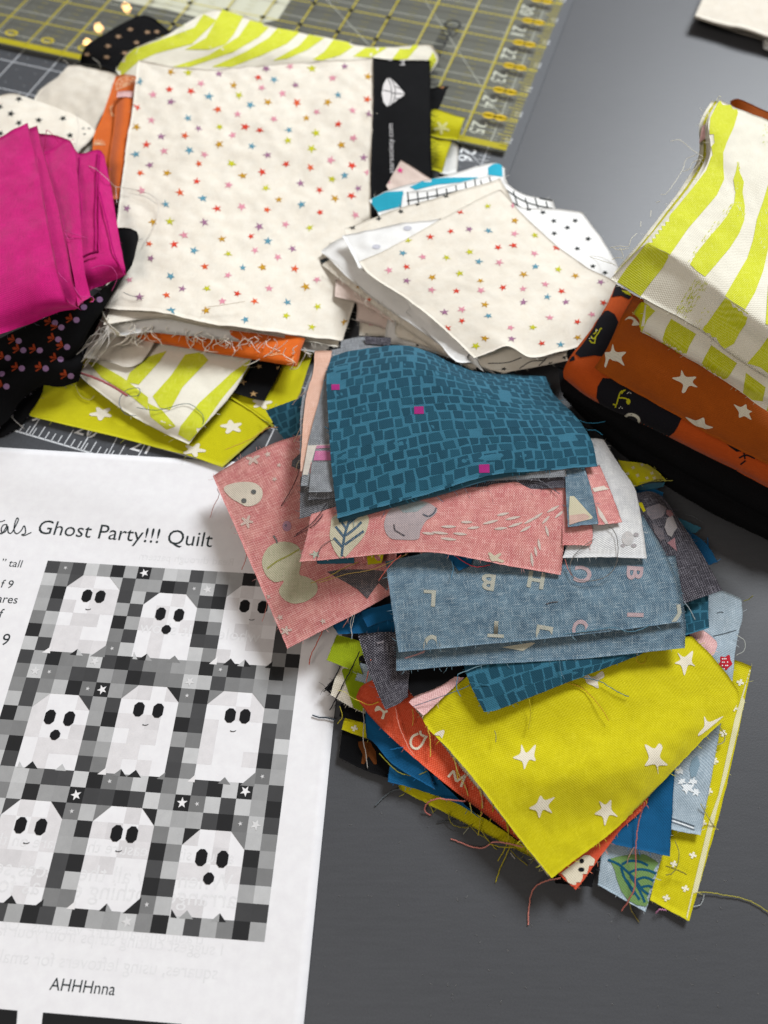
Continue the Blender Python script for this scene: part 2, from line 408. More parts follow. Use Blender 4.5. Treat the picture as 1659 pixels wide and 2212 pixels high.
# ================================================================== the table
def flat(name, fn, v2, faces, mat, parent=None, cols=None, up=0., **kw):
    V = [fn(x, y, up) for x, y in v2]
    return child(name, parent, V, faces, mat, cols=cols, smooth=False) if parent else link(name, V, faces, mat, cols=cols, smooth=False)
def box(name, c, sx, sy, sz, mat, parent=None, rot=0, bev=0.):
    bm = bmesh.new(); bmesh.ops.create_cube(bm, size=1); bmesh.ops.scale(bm, vec=(sx, sy, sz), verts=bm.verts)
    if bev: bmesh.ops.bevel(bm, geom=bm.edges[:], offset=bev, segments=2, affect='EDGES')
    bmesh.ops.rotate(bm, matrix=Matrix.Rotation(rot, 3, 'Z'), verts=bm.verts); bmesh.ops.translate(bm, vec=c, verts=bm.verts)
    V = [v.co.copy() for v in bm.verts]; F_ = [tuple(v.index for v in f.verts) for f in bm.faces]; bm.free()
    return child(name, parent, V, F_, mat, smooth=False) if parent else link(name, V, F_, mat, smooth=False)
s = NT('charcoal_laminate'); oc = s.n('ShaderNodeTexCoord').outputs['Object']
g = s.ramp(s.noise(oc, 1500, 3, .7), .3, .7); g2 = s.ramp(s.noise(s.scale(oc, (90, 700, 1)), 1, 2), .3, .7); g3 = s.noise(oc, 14, 4)
v = s.math('ADD', .80, s.math('ADD', s.math('MULTIPLY', g, .14), s.math('ADD', s.math('MULTIPLY', g2, .08), s.math('MULTIPLY', g3, .16))))
cb = s.n('ShaderNodeCombineColor'); [s.l(v, cb.inputs[i]) for i in range(3)]
s.l(s.mix(1., lin('#47484b'), cb.outputs[0], 'MULTIPLY'), s.b.inputs['Base Color'])
s.b.inputs['Roughness'].default_value = .43; s.b.inputs['Specular IOR Level'].default_value = .34
bu = s.n('ShaderNodeBump'); bu.inputs['Strength'].default_value = .12; bu.inputs['Distance'].default_value = .0002; s.l(g, bu.inputs['Height']); s.l(bu.outputs[0], s.b.inputs['Normal'])
tag(box('table_top', (0, .45, -.015), 1.7, 1.7, .03, s.m, bev=.003), 'dark charcoal laminate table top under all the fabrics', kind='structure')
# specks of lint on the table
V, Fc = [], []
for k in range(150):
    p = at(random.uniform(690, 1650), random.uniform(1500, 2200), .1) if k < 110 else at(random.uniform(1150, 1650), random.uniform(60, 500), .1)
    a = random.uniform(0, 6.3); l = random.uniform(.0002, .0007)
    vv, ff = tube([p, p+Vector((math.cos(a)*l, math.sin(a)*l, .0001)), p+Vector((math.cos(a+.6)*l*2, math.sin(a+.6)*l*2, 0))], .00005, 3)
    b = len(V); V += vv; Fc += [tuple(x+b for x in q) for q in ff]
tag(link('lint', V, Fc, thread_mat('#8d8b88')), 'tiny pale specks of lint scattered on the dark table', 'lint', kind='stuff')

# ================================================================== cutting mat and ruler (inches from the ruler's near right corner)
MC = Vector((2.573*INCH, 15.211*INCH, 0)); MTH = -.302
MX = Vector((math.cos(MTH), math.sin(MTH), 0)); MU = Vector((-math.sin(MTH), math.cos(MTH), 0))
def mfn(z): return lambda x, y, up=0.: MC+MX*(x*INCH)+MU*(y*INCH)+Vector((0, 0, (z+up)*.001))
class Flat:
    def __init__(s): s.v, s.f, s.c = [], [], []
    def quad(s, x0, y0, x1, y1, col): s.poly([(x0, y0), (x1, y0), (x1, y1), (x0, y1)], col)
    def poly(s, pts, col): b = len(s.v); s.v += pts; s.f.append(tuple(range(b, b+len(pts)))); s.c.append(lin(col))
    def line(s, x0, y0, x1, y1, w, col):
        dx, dy = x1-x0, y1-y0; l = math.hypot(dx, dy); nx, ny = -dy/l*w/2, dx/l*w/2
        s.poly([(x0+nx, y0+ny), (x0-nx, y0-ny), (x1-nx, y1-ny), (x1+nx, y1+ny)], col)
    def ring(s, x, y, rx, ry, w, col, n=14):
        for k in range(n):
            a, b = k*6.2832/n, (k+1)*6.2832/n
            s.poly([(x+rx*math.cos(a), y+ry*math.sin(a)), (x+rx*math.cos(b), y+ry*math.sin(b)), (x+(rx-w)*math.cos(b), y+(ry-w)*math.sin(b)), (x+(rx-w)*math.cos(a), y+(ry-w)*math.sin(a))], col)
    def disc(s, x, y, rx, ry, col, n=14): s.poly([(x+rx*math.cos(k*6.2832/n), y+ry*math.sin(k*6.2832/n)) for k in range(n)], col)
    def text(s, t, x, y, size, col, rot=0., mirror=1, sx=1.):
        v, f = glyphs(t); b = len(s.v); c, q = math.cos(rot), math.sin(rot)
        s.v += [(x+size*(a*sx*mirror*c-e*q), y+size*(a*sx*mirror*q+e*c)) for a, e in v]
        ff = [tuple(k+b for k in p) for p in f]; s.f += [p[::-1] for p in ff] if mirror < 0 else ff; s.c += [lin(col)]*len(f)
    def wd(s, t): v, _ = glyphs(t); return max(a for a, _ in v)
matm = plain('cutting_mat_vinyl', '#47494d', .5, .35, grain=.12)
MR, MB = .22, -10.35
mat_o = link('cutting_mat', [mfn(0)(x, y) for x, y in ((-17, MB), (MR, MB), (MR, 14), (-17, 14))]+[mfn(2)(x, y) for x, y in ((-17, MB), (MR, MB), (MR, 14), (-17, 14))],
             [(3, 2, 1, 0), (4, 5, 6, 7), (0, 1, 5, 4), (1, 2, 6, 5), (2, 3, 7, 6), (3, 0, 4, 7)], matm, smooth=False)
tag(mat_o, 'dark grey cutting mat with white grid lines lying under the clear ruler', 'cutting mat')
fl = Flat(); WH = '#c9ccd0'
for k in range(0, 17): fl.line(-.1-k if k else -.42, -9.9, -.1-k if k else -.42, 13.5, .022, WH)
for k in range(-9, 14): fl.line(-16.8, k-.44, -.42, k-.44, .022, WH)
fl.line(-16.8, -9.9, -.1, -9.9, .03, WH)
for k in range(0, 180): fl.line(-.42-k/8, -9.9, -.42-k/8, -9.9+(.34 if k % 8 == 0 else .24 if k % 4 == 0 else .17), .018, WH)
for k in range(-76, 100): fl.line(-.42-(.12 if k % 4 else .2), k/8-.44, -.42+.12, k/8-.44, .016, WH)
for k in range(-16, 40): fl.disc(-.42-(k % 2)*0, k, .001, .001, WH)
for i in range(16):
    for j in range(-9, 3):
        for a, b in ((.25, .25), (.75, .25), (.25, .75), (.75, .75), (.5, .5)): fl.disc(-.1-i-a, j-.44+b, .016, .016, '#9a9da2', 6)
for n in range(12, 27):
    if n < 24: fl.text(str(n), -5.4+(n-20)*1.08, -9.62, .42, '#e3e4e6')
    fl.text(str(n), -.98, 25.98-n, .50, '#eceef0', rot=-math.pi/2)
    fl.text(str(n), -.12, 26.6-n, .22, '#d5d7da', rot=-math.pi/2)
for n in range(27, 36): fl.text(str(n), -.98, 25.98-n, .50, '#eceef0', rot=-math.pi/2)
fl.line(-8, 6.5, -.42, -.5, .02, WH); fl.line(-6.2, 9, -.42, 1.3, .016, WH); fl.line(-4.6, -9.9, -4.9, -4, .016, WH)
flat('printed_grid', mfn(2.06), fl.v, fl.f, INK, mat_o, fl.c)

s = NT('clear_acrylic'); s.t.nodes.remove(s.b); out = s.t.nodes['Material Output']
tr = s.n('ShaderNodeBsdfTransparent'); tr.inputs[0].default_value = (.95, .95, .90, 1)
gl = s.n('ShaderNodeBsdfGlossy'); gl.inputs['Roughness'].default_value = .004
fr = s.n('ShaderNodeFresnel'); fr.inputs[0].default_value = 1.42; mx = s.n('ShaderNodeMixShader')
df = s.n('ShaderNodeBsdfDiffuse'); df.inputs[0].default_value = (.75, .74, .66, 1); m0 = s.n('ShaderNodeMixShader'); m0.inputs[0].default_value = .05; s.l(tr.outputs[0], m0.inputs[1]); s.l(df.outputs[0], m0.inputs[2])  # pale diffuse share stands in for the room's reflection on the ruler
ge = s.n('ShaderNodeNewGeometry'); s.l(s.math('MULTIPLY', fr.outputs[0], s.math('SUBTRACT', 1., ge.outputs['Backfacing'])), mx.inputs[0]); s.l(m0.outputs[0], mx.inputs[1]); s.l(gl.outputs[0], mx.inputs[2]); s.l(mx.outputs[0], out.inputs[0])
rz0, rz1 = 2.25, 4.9
rul = link('quilting_ruler', [mfn(z)(x, y) for z in (rz0, rz1) for x, y in ((-16.5, 0), (0, 0), (0, 6.5), (-16.5, 6.5))],
           [(3, 2, 1, 0), (4, 5, 6, 7), (0, 1, 5, 4), (1, 2, 6, 5), (2, 3, 7, 6), (3, 0, 4, 7)], s.m, smooth=False)
tag(rul, 'clear acrylic quilting ruler with yellow grid lines and markings', 'ruler')
fl = Flat(); YE = '#c2b21a'; YD = '#8f8414'
fl.quad(-16.5, 0, 0, .2, '#a89c1c')
for k in range(1, 17):
    fl.line(-k-.03, .2, -k-.03, 6.5, .028, YE)
    for j in range(0, 52): fl.line(-k-.03-.04, j/8, -k-.03+.04, j/8, .016, YE)
for k in range(1, 7):
    fl.line(-16.5, k+.07, 0, k+.07, .026, YE)
    for j in range(0, 130): fl.line(-j/8, k+.03, -j/8, k+.11, .016, YE)
for i in range(0, 16):
    for j in range(0, 6):
        for q in (.2, .4, .6, .8): fl.line(-i-.42, j+q+.07, -i-.62, j+q+.07, .012, YD)
for j in range(0, 52): fl.line(0, j/8, -.2 if j % 4 else -.3, j/8, .02, YE)
for n in range(1, 7):
    for dx in (-.39, -.66):
        fl.ring(dx, n+.07, .16, .115, .16, '#cfae10'); fl.text(str(7-n), dx-.05, n+.03, .15, '#3a3305')
for n in range(1, 17): fl.ring(-n-.62, .45, .17, .12, .045, '#c4b010'); fl.text(str(n), -n-.66, .4, .16, '#b5a712')
for i in range(4, 11):
    for j in (2, 3, 4, 5): fl.disc(-i-.03, j+.07, .075, .075, '#2d2e30', 10)
flat('printed_scale', mfn(rz1+.05), fl.v, fl.f, INK, rul, fl.c)
fl = Flat(); fl.text('Omnigrid', -2.62, 4.52, .62, '#17181a', rot=-math.pi/2)
flat('printed_brand_name', mfn(rz1+.09), fl.v, fl.f, INK, rul, fl.c)
sq_ = [at(x, y, 2.15) for x, y in ((247, 0), (358, 20), (433, 39), (520, 60), (600, 42), (640, -20), (660, -60), (330, -120), (190, -70))]; ns = len(sq_)
strip = link('paper_strip', [v-Vector((0, 0, .0001)) for v in sq_]+sq_, [tuple(range(ns))[::-1], tuple(range(ns, 2*ns))]+[(k, (k+1) % ns, ns+(k+1) % ns, ns+k) for k in range(ns)], plain('strip_paper', '#e2e2e0', .8), smooth=False)
tag(strip, 'white paper strip lying under the clear ruler at the top edge', 'paper')

# ================================================================== printed pattern sheet
PC = Vector((-5.367*INCH, 5.205*INCH, 0)); PTH = -.0556; CELL = .2107*INCH
PX = Vector((math.cos(PTH), math.sin(PTH), 0)); PY = Vector((math.sin(PTH), -math.cos(PTH), 0))
def pfn(c, r, up=0.):
    q = PC+PX*(c*CELL)+PY*(r*CELL); b = (q-MC).dot(MU)/INCH      # how far over the mat's near edge
    t = min(max((b-(MB-1.1))/1.0, 0), 1); t = t*t*(3-2*t)
    return q+Vector((0, 0, .0003+.0019*t+.0004*math.exp(-((c-22.85)/2.2)**2)*(.5+.5*math.sin(r*.28+1.))*min(1, max(0, (r-6)/6))*1.0+up*.001))
def pinv(reg, x, y):
    z = .3
    for _ in range(4):
        q = at(*P(reg, x, y), z)-PC; c, r = q.dot(PX)/CELL, q.dot(PY)/CELL; z = pfn(c, r).z*1000
    return c, r
s = NT('printer_paper'); oc = s.n('ShaderNodeTexCoord').outputs['Object']
n1 = s.ramp(s.noise(oc, 260, 4, .6), .3, .7)
s.l(s.mix(n1, lin('#dedcde'), lin('#e4e3e4')), s.b.inputs['Base Color']); s.b.inputs['Roughness'].default_value = .8; s.b.inputs['Specular IOR Level'].default_value = .2
bu = s.n('ShaderNodeBump'); bu.inputs['Strength'].default_value = .4; bu.inputs['Distance'].default_value = .003; s.l(s.noise(s.scale(oc, (14, 30, 1)), 1., 3, .45), bu.inputs['Height']); s.l(bu.outputs[0], s.b.inputs['Normal'])
PAPER = s.m
c0, c1, r0, r1 = -17.5, 22.85, -9.6, 42.6; nu, nv = 60, 90; V = []
for L in (0, 1):
    for j in range(nv+1):
        for i in range(nu+1): V.append(pfn(c0+(c1-c0)*i/nu, r0+(r1-r0)*j/nv, -.12*L))
ix = lambda j, i: j*(nu+1)+i; n0 = (nu+1)*(nv+1); Fc = []
for j in range(nv):
    for i in range(nu): q = (ix(j, i), ix(j+1, i), ix(j+1, i+1), ix(j, i+1)); Fc += [q, tuple(n0+k for k in q[::-1])]
bd = [ix(0, i) for i in range(nu)]+[ix(j, nu) for j in range(nv)]+[ix(nv, i) for i in range(nu, 0, -1)]+[ix(j, 0) for j in range(nv, 0, -1)]
for k in range(len(bd)): p, q = bd[k], bd[(k+1) % len(bd)]; Fc.append((q, p, n0+p, n0+q)[::-1])
sheet = link('pattern_sheet', V, Fc, PAPER); tag(sheet, 'printed white pattern sheet with a black and white ghost quilt picture', 'paper sheet')
ROWS = ["d*dlm#mSnlldnmm#ndml", "lnwwwwdmm#dNLdwwwwnd", "m#wwwwdlwwwwd#wwwwdn", "mdwwwwmdwwwwmlwwwwmn", "nlwwww#mwwww#nwwwwdm", "#mwwwwndwwwwddwwwwdm",
        "ldwwwwNlwwwwlnwwwwn#", "dm#nnLd#dnnmm#N#dm#n", "nLNnddmn#dnnLldnnmnn", "ndnl#NSmwwwwN#wwww#m", "ldwwwwmdwwwwndwwwwmn", "#mwwwwm#wwww#dwwwwdn", "nnwwwwdlwwwwmnwwwwdl", "m#wwwwnmwwwwdlwwww#m",
        "ldwwwwdnwwwwdnwwwwNm", "#mlnddl#Nnl#nld#lSmd", "nnl#mmSdd#dlmSNldlm#", "mlwwwwNlwwwwlmmd#NLd", "dmwwwwm#wwwwnlwwwwln", "nlwwwwmmwwww#nwwww#m", "d#wwwwd#wwwwdlwwwwdn", "lnwwwwdlwwww#dwwwwml", "m#wwwwnnwwwwNlwwwwdd", "lm#dm#dl#mmLn#ldmn#m"]
assert all(len(r) == 20 for r in ROWS)
TONE = {'#': '#252526', 'd': '#434344', 'n': '#7b7b7b', 'm': '#9a9a9a', 'l': '#b9b9b9', '*': '#6d6d6d', 'N': '#727272', 'L': '#bdbdbd', 'S': '#232324'}
GH = [(2, 1, 7), (8, 2, 7), (14, 1, 7), (2, 10, 15), (8, 9, 15), (14, 9, 15), (2, 17, 23), (8, 17, 23), (14, 18, 23)]
CORN = {(2, 1): 'd', (5, 1): 'l', (8, 2): 'd', (11, 2): 'n', (14, 1): 'm', (17, 1): 'n', (2, 10): 'l', (5, 10): 'd', (8, 9): 'n', (11, 9): '#', (14, 9): 'n', (17, 9): 'm', (2, 17): 'd', (5, 17): '#', (8, 17): 'n', (11, 17): '#', (14, 18): '#', (17, 18): 'n'}
class PFlat(Flat):
    def sub(s, pts, col, n=1): s.poly(pts, col)
pf = PFlat(); gp = PFlat(); rp = random.Random(9)
def jit(h): c = lin(h); k = rp.uniform(.88, 1.12); return tuple(x*k for x in c)
white = {(c, r) for gc, ga, gb in GH for c in range(gc, gc+4) for r in range(ga, gb)}
for r in range(24):
    for c in range(20):
        if (c, r) in white:
            if rp.random() < .45: gp.quad(c, r, c+1, r+1, '#d4d1d2' if rp.random() < .7 else '#cdcacb')
            continue
        ch = ROWS[r][c]; pf.quad(c, r, c+1, r+1, jit(TONE.get(ch, '#9a9a9a')))
flat('quilt_pale_patches', lambda x, y, u: pfn(x, y, u), gp.v, [f[::-1] for f in gp.f], INK, sheet, gp.c, up=.02)
flat('quilt_picture', lambda x, y, u: pfn(x, y, u), pf.v, [f[::-1] for f in pf.f], INK, sheet, pf.c, up=.055)
pf = PFlat()
for (c, r), t in CORN.items():
    left = any(c == g[0] for g in GH); pf.poly([(c, r), (c+1, r), (c, r+1)] if left else [(c, r), (c+1, r), (c+1, r+1)], jit(TONE[t]))
def kp(reg, pts, t): pf.poly([pinv(reg, *p) for p in pts], TONE.get(t, t))
for reg, pts, t in (('k1', [(578, 868), (645, 820), (632, 874)], '#'), ('k1', [(645, 820), (690, 878), (632, 874)], 'l'), ('k1', [(1145, 911), (1220, 860), (1205, 917)], '#'), ('k1', [(1220, 860), (1262, 922), (1205, 917)], 'm'),
        ('k1', [(1380, 929), (1450, 876), (1495, 936)], 'n'), ('k1', [(1112, 845), (1140, 908), (1100, 905)], 'l'), ('k2', [(810, 955), (878, 900), (925, 962)], '#'), ('k2', [(930, 962), (995, 908), (985, 967)], 'l'), ('k2', [(995, 908), (1045, 970), (985, 967)], '#'),
        ('k2', [(1160, 976), (1225, 925), (1217, 984)], '#'), ('k3', [(203, 772), (272, 715), (313, 780)], '#'), ('k3', [(455, 790), (518, 737), (548, 797)], 'l'), ('k3', [(162, 715), (190, 770), (145, 766)], 'l'), ('k3', [(930, 834), (1005, 780), (995, 840)], 'n'),
        ('k3', [(1005, 780), (1047, 843), (995, 840)], '#'), ('k3', [(1052, 845), (1128, 787), (1170, 852)], '#'), ('k3', [(1300, 862), (1375, 805), (1362, 868)], 'n'), ('k4', [(770, 901), (828, 847), (875, 910)], 'n'), ('k4', [(955, 916), (1090, 803), (1072, 925)], 'n'),
        ('k5', [(25, 856), (98, 790), (138, 862)], '#'), ('k5', [(820, 921), (888, 857), (875, 926)], '#'), ('k5', [(888, 857), (935, 935), (875, 926)], 'm'), ('k6', [(490, 905), (482, 974), (535, 980)], '#'), ('k6', [(550, 981), (620, 915), (668, 990)], 'm'),
        ('k6', [(818, 1003), (890, 938), (882, 1012)], 'm'), ('k6', [(890, 938), (942, 1014), (882, 1012)], '#'), ('k1', [(888, 787), (748, 882), (868, 890)], 'n'), ('k5', [(365, 822), (288, 880), (352, 886)], '#'), ('k5', [(1175, 806), (1018, 940), (1150, 947)], '#')): kp(reg, pts, t)
for reg, pts in (('k1', [(425, 800), (348, 851), (415, 857)]), ('k2', [(768, 885), (698, 945), (760, 951)]), ('k3', [(885, 766), (808, 823), (878, 829)]), ('k4', [(585, 826), (519, 884), (578, 890)]), ('k5', [(630, 834), (551, 901), (620, 909)])): kp(reg, pts, '#dedbdb')
flat('quilt_corner_pieces', lambda x, y, u: pfn(x, y, u), pf.v, [f if (np.cross(np.array(pf.v[f[1]])-np.array(pf.v[f[0]]), np.array(pf.v[f[2]])-np.array(pf.v[f[0]])) < 0) else f[::-1] for f in pf.f], INK, sheet, pf.c, up=.10)
pf = PFlat(); BK = '#141416'
def octa(reg, x, y, w_, h_):
    c, r = pinv(reg, x, y); a, b, k = w_/2, h_/2, .22
    pf.poly([(c-a+k, r-b), (c+a-k, r-b), (c+a, r-b+k), (c+a, r+b-k), (c+a-k, r+b), (c-a+k, r+b), (c-a, r+b-k), (c-a, r-b+k)], BK)
for reg, pts in (('k1', [(722, 380), (832, 388), (1333, 530), (1485, 541)]), ('k2', [(992, 466), (1142, 475)]), ('k3', [(415, 348), (575, 362), (1153, 285), (1312, 296)]), ('k4', [(874, 336), (996, 343)]), ('k5', [(172, 209), (340, 223), (968, 276), (1095, 287)]), ('k6', [(738, 477), (913, 491)])):
    for p in pts: octa(reg, *p, .72, .98)
for reg, x, y in (('k1', 1380, 660), ('k3', 458, 497), ('k6', 798, 651)): octa(reg, x, y, .68, .68)
for reg, x, y in (('k1', 733, 490), ('k2', 1052, 577), ('k3', 1207, 411), ('k4', 897, 463), ('k5', 220, 354), ('k5', 985, 421)):
    c, r = pinv(reg, x, y); pf.poly([(c-.2, r-.02), (c-.06, r+.03), (c+.1, r+.0), (c+.2, r-.06), (c+.2, r+.0), (c+.08, r+.07), (c-.1, r+.08), (c-.2, r+.05)], '#4a4a4c')
rs = random.Random(3)
def pstar(c, r, R, col, rot):
    pf.poly([(c+R*(1 if k % 2 == 0 else .4)*math.cos(rot+k*math.pi/5), r+R*(1 if k % 2 == 0 else .4)*math.sin(rot+k*math.pi/5)) for k in range(10)], col)
for r in range(24):
    for c in range(20):
        ch = ROWS[r][c]
        if ch == 'S': pstar(c+.52, r+.5, .36, '#e4e2e2', rs.uniform(0, 1))
        elif ch in '*N': pstar(c+.5, r+.5, .16, '#c9c8c8', rs.uniform(0, 1))
        elif ch == 'L': pstar(c+.5, r+.5, .36, '#d0cfcf', rs.uniform(0, 1))
def okf(v, f):
    s_ = 0.
    for i in range(len(f)): p, q = v[f[i]], v[f[(i+1) % len(f)]]; s_ += p[0]*q[1]-q[0]*p[1]
    return f if s_ < 0 else f[::-1]
flat('ghost_faces_and_stars', lambda x, y, u: pfn(x, y, u), pf.v, [okf(pf.v, f) for f in pf.f], INK, sheet, pf.c, up=.15)
pf = PFlat(); TX = '#2a3133'; LET = []
def ptext(t, reg, p0, p1=None, size=None, col=TX, mirror=1, sx=1.):
    global pf
    a = pinv(reg, *p0)
    if p1 is not None:
        b = pinv(reg, *p1); L = math.hypot(b[0]-a[0], b[1]-a[1]); ang = math.atan2(b[1]-a[1], b[0]-a[0])
        size = size or L/pf.wd(t); sx = L/pf.wd(t)/size
    else: ang = 0
    v, f = glyphs(t); b0 = len(pf.v); ca, sa = math.cos(ang), math.sin(ang)
    pf.v += [(a[0]+size*(x*sx*ca*mirror+y*sa), a[1]+size*(x*sx*mirror*sa-y*ca)) for x, y in v]
    pf.f += [tuple(k+b0 for k in q) for q in f]; pf.c += [lin(col)]*len(f); LET.append(pf); pf = PFlat()
ptext('Ghost Party!!! Quilt', 'P', (77, 1152), (457, 1182))
ptext('\u201d tall', 'P', (0, 1222), (45, 1226)); ptext('f 9', 'P', (0, 1269), (26, 1271)); ptext('ares', 'P', (-8, 1301), (36, 1304)); ptext('f', 'P', (-4, 1334), size=1.0); ptext('9', 'P', (0, 1393), size=1.25)
ptext('AHHHnna', 'P', (106, 2138), (247, 2150))
def script(reg, pts, wd_, col=TX):
    q = resample([np.array(pinv(reg, *p)) for p in pts], 12*len(pts)); n = len(q); L, R = [], []
    for i in range(n):
        t = q[min(i+1, n-1)]-q[max(i-1, 0)]; t /= np.linalg.norm(t)+1e-9; m = np.array([-t[1], t[0]])*wd_/2; L.append(tuple(q[i]+m)); R.append(tuple(q[i]-m))
    for i in range(n-1): pf.poly([R[i], R[i+1], L[i+1], L[i]], col)
script('P', [(-12, 1128), (2, 1127), (11, 1124)], .09)
script('P', [(-4, 1150), (4, 1153), (12, 1141), (15, 1134), (8, 1134), (3, 1142), (5, 1151), (12, 1148), (17, 1137), (18, 1150), (24, 1152), (33, 1138), (40, 1122), (37, 1119), (32, 1132), (31, 1148), (37, 1153), (46, 1146), (52, 1136), (55, 1143), (54, 1153), (47, 1155), (52, 1157), (62, 1153), (68, 1150)], .10)
pf.poly([pinv('P', *p) for p in ((-40, 2176), (38, 2183), (34, 2240), (-40, 2240))], '#1b1b1c'); pf.poly([pinv('P', *p) for p in ((93, 2187), (392, 2212), (392, 2250), (86, 2250))], '#1b1b1c')
LET.append(pf)
for q in LET: flat('printed_lettering', lambda x, y, u: pfn(x, y, u), q.v, [okf(q.v, f) for f in q.f], INK, sheet, q.c, up=.07)
# lettering of the other side showing through the thin sheet
GY = '#dad9da'
for q_, (t, p1, p0, sx) in enumerate((('I suggest cutting strips from your fa', (482, 2065), (-10, 2020), 1), ('squares, using leftovers for small', (470, 2116), (-10, 2078), 1), ('traditional and FPP versions.  Or', (440, 2040), (0, 2008), 1), ('When sew all the pieces secti', (500, 1925), (-60, 1885), 1),
        ('actual size. Measure the square on the', (505, 1866), (-30, 1822), 1), ('arrange nothing else as for', (510, 1962), (-30, 1925), 1), ('Read through pattern', (505, 1222), (300, 1208), 1), ('whole quilt show', (560, 1388), (300, 1365), 1))):
    pf = PFlat(); a, b = pinv('P', *p1), pinv('P', *p0); L = math.hypot(a[0]-b[0], a[1]-b[1]); k = L/pf.wd(t); v, f = glyphs(t); ang = math.atan2(b[1]-a[1], b[0]-a[0]); b0 = len(pf.v)
    d = np.array([math.cos(ang), math.sin(ang)]); up_ = np.array([math.sin(-ang)*-1, math.cos(ang)])
    pf.v += [(a[0]+k*x*d[0]+k*y*(-d[1])*-1*-1, a[1]+k*x*d[1]+k*y*d[0]) for x, y in v]; pf.f += [tuple(q+b0 for q in z) for z in f]; pf.c += [lin(GY)]*len(f)
    flat('show_through_lettering', lambda x, y, u: pfn(x, y, u), pf.v, [okf(pf.v, f) for f in pf.f], INK, sheet, pf.c, up=.024+.003*q_)

# a string of small warm lights hanging beyond the table; they show as glints in the ruler
def emit(name, col, k):
    m = bpy.data.materials.new(name); m.use_nodes = True; t = m.node_tree; t.nodes.remove(t.nodes['Principled BSDF']); e = t.nodes.new('ShaderNodeEmission')
    e.inputs[0].default_value = (*col, 1); e.inputs[1].default_value = k; t.links.new(e.outputs[0], t.nodes['Material Output'].inputs[0]); return m
GLOW = emit('warm_bulb_glow', (1., .58, .2), 60.); pts = []
for x, y in ((273, 17), (213, 60), (189, 93)):
    a = at(x, y, 4.9); d = (a-EYE).normalized(); d.z = -d.z; pts.append(a+d*1.25)
v, f = tube(resample([pts[0]+Vector((.25, .05, .1))]+[q+Vector((0, 0, .022)) for q in pts]+[pts[-1]+Vector((-.3, 0, .12))], 40), .0012, 5)
sl = link('string_lights', v, f, plain('wire_green', '#26332a')); tag(sl, 'string of small warm bulbs hanging beyond the table', 'string lights')
for q in pts:
    bm = bmesh.new(); bmesh.ops.create_uvsphere(bm, u_segments=10, v_segments=8, radius=.0058); V = [q+x.co*(1. if x.co.z < 0 else 1.) for x in bm.verts]; F_ = [tuple(k.index for k in z.verts) for z in bm.faces]; bm.free()
    b_ = child('bulb', sl, V, F_, GLOW); v, f = tube([q+Vector((0, 0, .004)), q+Vector((0, 0, .014)), q+Vector((0, 0, .022))], .0032, 8); child('socket', sl, v, f, plain('wire_green', '#26332a'))
# ================================================================== fabrics
CREAM, LIME, CHART = '#e6dfd0', '#d6db24', '#c5c000'
f_cream = fabric('cream_cotton', '#efe8da', '#e5dac8', .6, .16, wash=.07)
f_white = fabric('white_cotton', '#f0efec', '#e6e5e3', .4, .08, wash=.04)
f_muslin = fabric('natural_muslin', '#ded6c8', '#d3c8b6', .5, .12)
f_black = fabric('black_cotton', '#08080a', '#0e0e11', .5, .25)
f_stripe = fabric('white_stripe_ground', '#ebe6d6', '#e4decb', .4, .10, wash=.04)
f_orange = fabric('orange_cotton', '#d9671a', '#cf5c14', .5, .14)
f_magenta = fabric('magenta_cotton', '#d0157a', '#c4106f', .6, .40, wash=.06)
f_chart = fabric('chartreuse_cotton', '#c3bd06', '#b9b300', .5, .14)
f_aqua = fabric('aqua_cotton', '#2fa6bd', '#2a9db5', .5, .10)
f_blush = fabric('blush_cotton', '#e2cfc4', '#d9c2b6', .5, .10)
f_rust = fabric('rust_cotton', '#a9520f', '#9d4a0c', .5, .18)
f_pump = fabric('pumpkin_cotton', '#c4531a', '#b84a14', .5, .14)
f_teal = fabric('teal_cotton', '#346c82', '#30677d', .5, .26)
f_pink = fabric('pink_linen', '#c46a6a', '#d88e86', .95, .36, .58, '#efd3ca', freq=11)
f_bluel = fabric('blue_linen', '#385970', '#628093', .95, .40, .52, '#c9cfcb', freq=11)
f_char = fabric('charcoal_linen', '#1d1b23', '#2d2a33', .8, .4, .70, '#a29ea6', freq=11)
f_gray = fabric('grey_linen', '#6f7276', '#808388', .8, .3, .55, '#c4c6c8', freq=11)
f_dgray = fabric('dark_grey_linen', '#4b4b4f', '#5a5b60', .8, .35, .6, '#b0b0b4', freq=11)
f_pale = fabric('pale_grey_linen', '#c3c3c4', '#d6d5d2', .8, .3, .5, '#f0eeea', freq=11)
f_sky = fabric('sky_grey_linen', '#93a5b1', '#a3b3bd', .7, .25, .45, '#d5dde2', freq=10)
f_peach = fabric('peach_linen', '#dba991', '#e3b8a3', .6, .25, .5, '#f0d9cc', freq=11)
f_oran = fabric('coral_orange_linen', '#d94b28', '#e05a34', .5, .30, .25, '#f1a78c', freq=10)
f_blue = fabric('royal_blue_cotton', '#0d547f', '#0b4b74', .5, .22)
f_yell = fabric('yellow_cotton', '#cdc200', '#c2b600', .5, .22, .12, '#ebe66a', wash=.05)
f_olive = fabric('green_cotton', '#8e9d0c', '#82910a', .5, .28)
f_linen = fabric('cream_linen', '#d8cfbd', '#e2dac9', .6, .25, .3, '#f3eee2', freq=10)
f_pinkl = fabric('light_pink_linen', '#dda7a6', '#e3b7b2', .6, .25, .5, '#f3dcd6', freq=11)
GL = 'fabrics folded in the left stack'; GM = 'pale scraps in the middle pile'; GR = 'fabrics folded in the right bundle'; GF = 'scraps fanned out in the front pile'

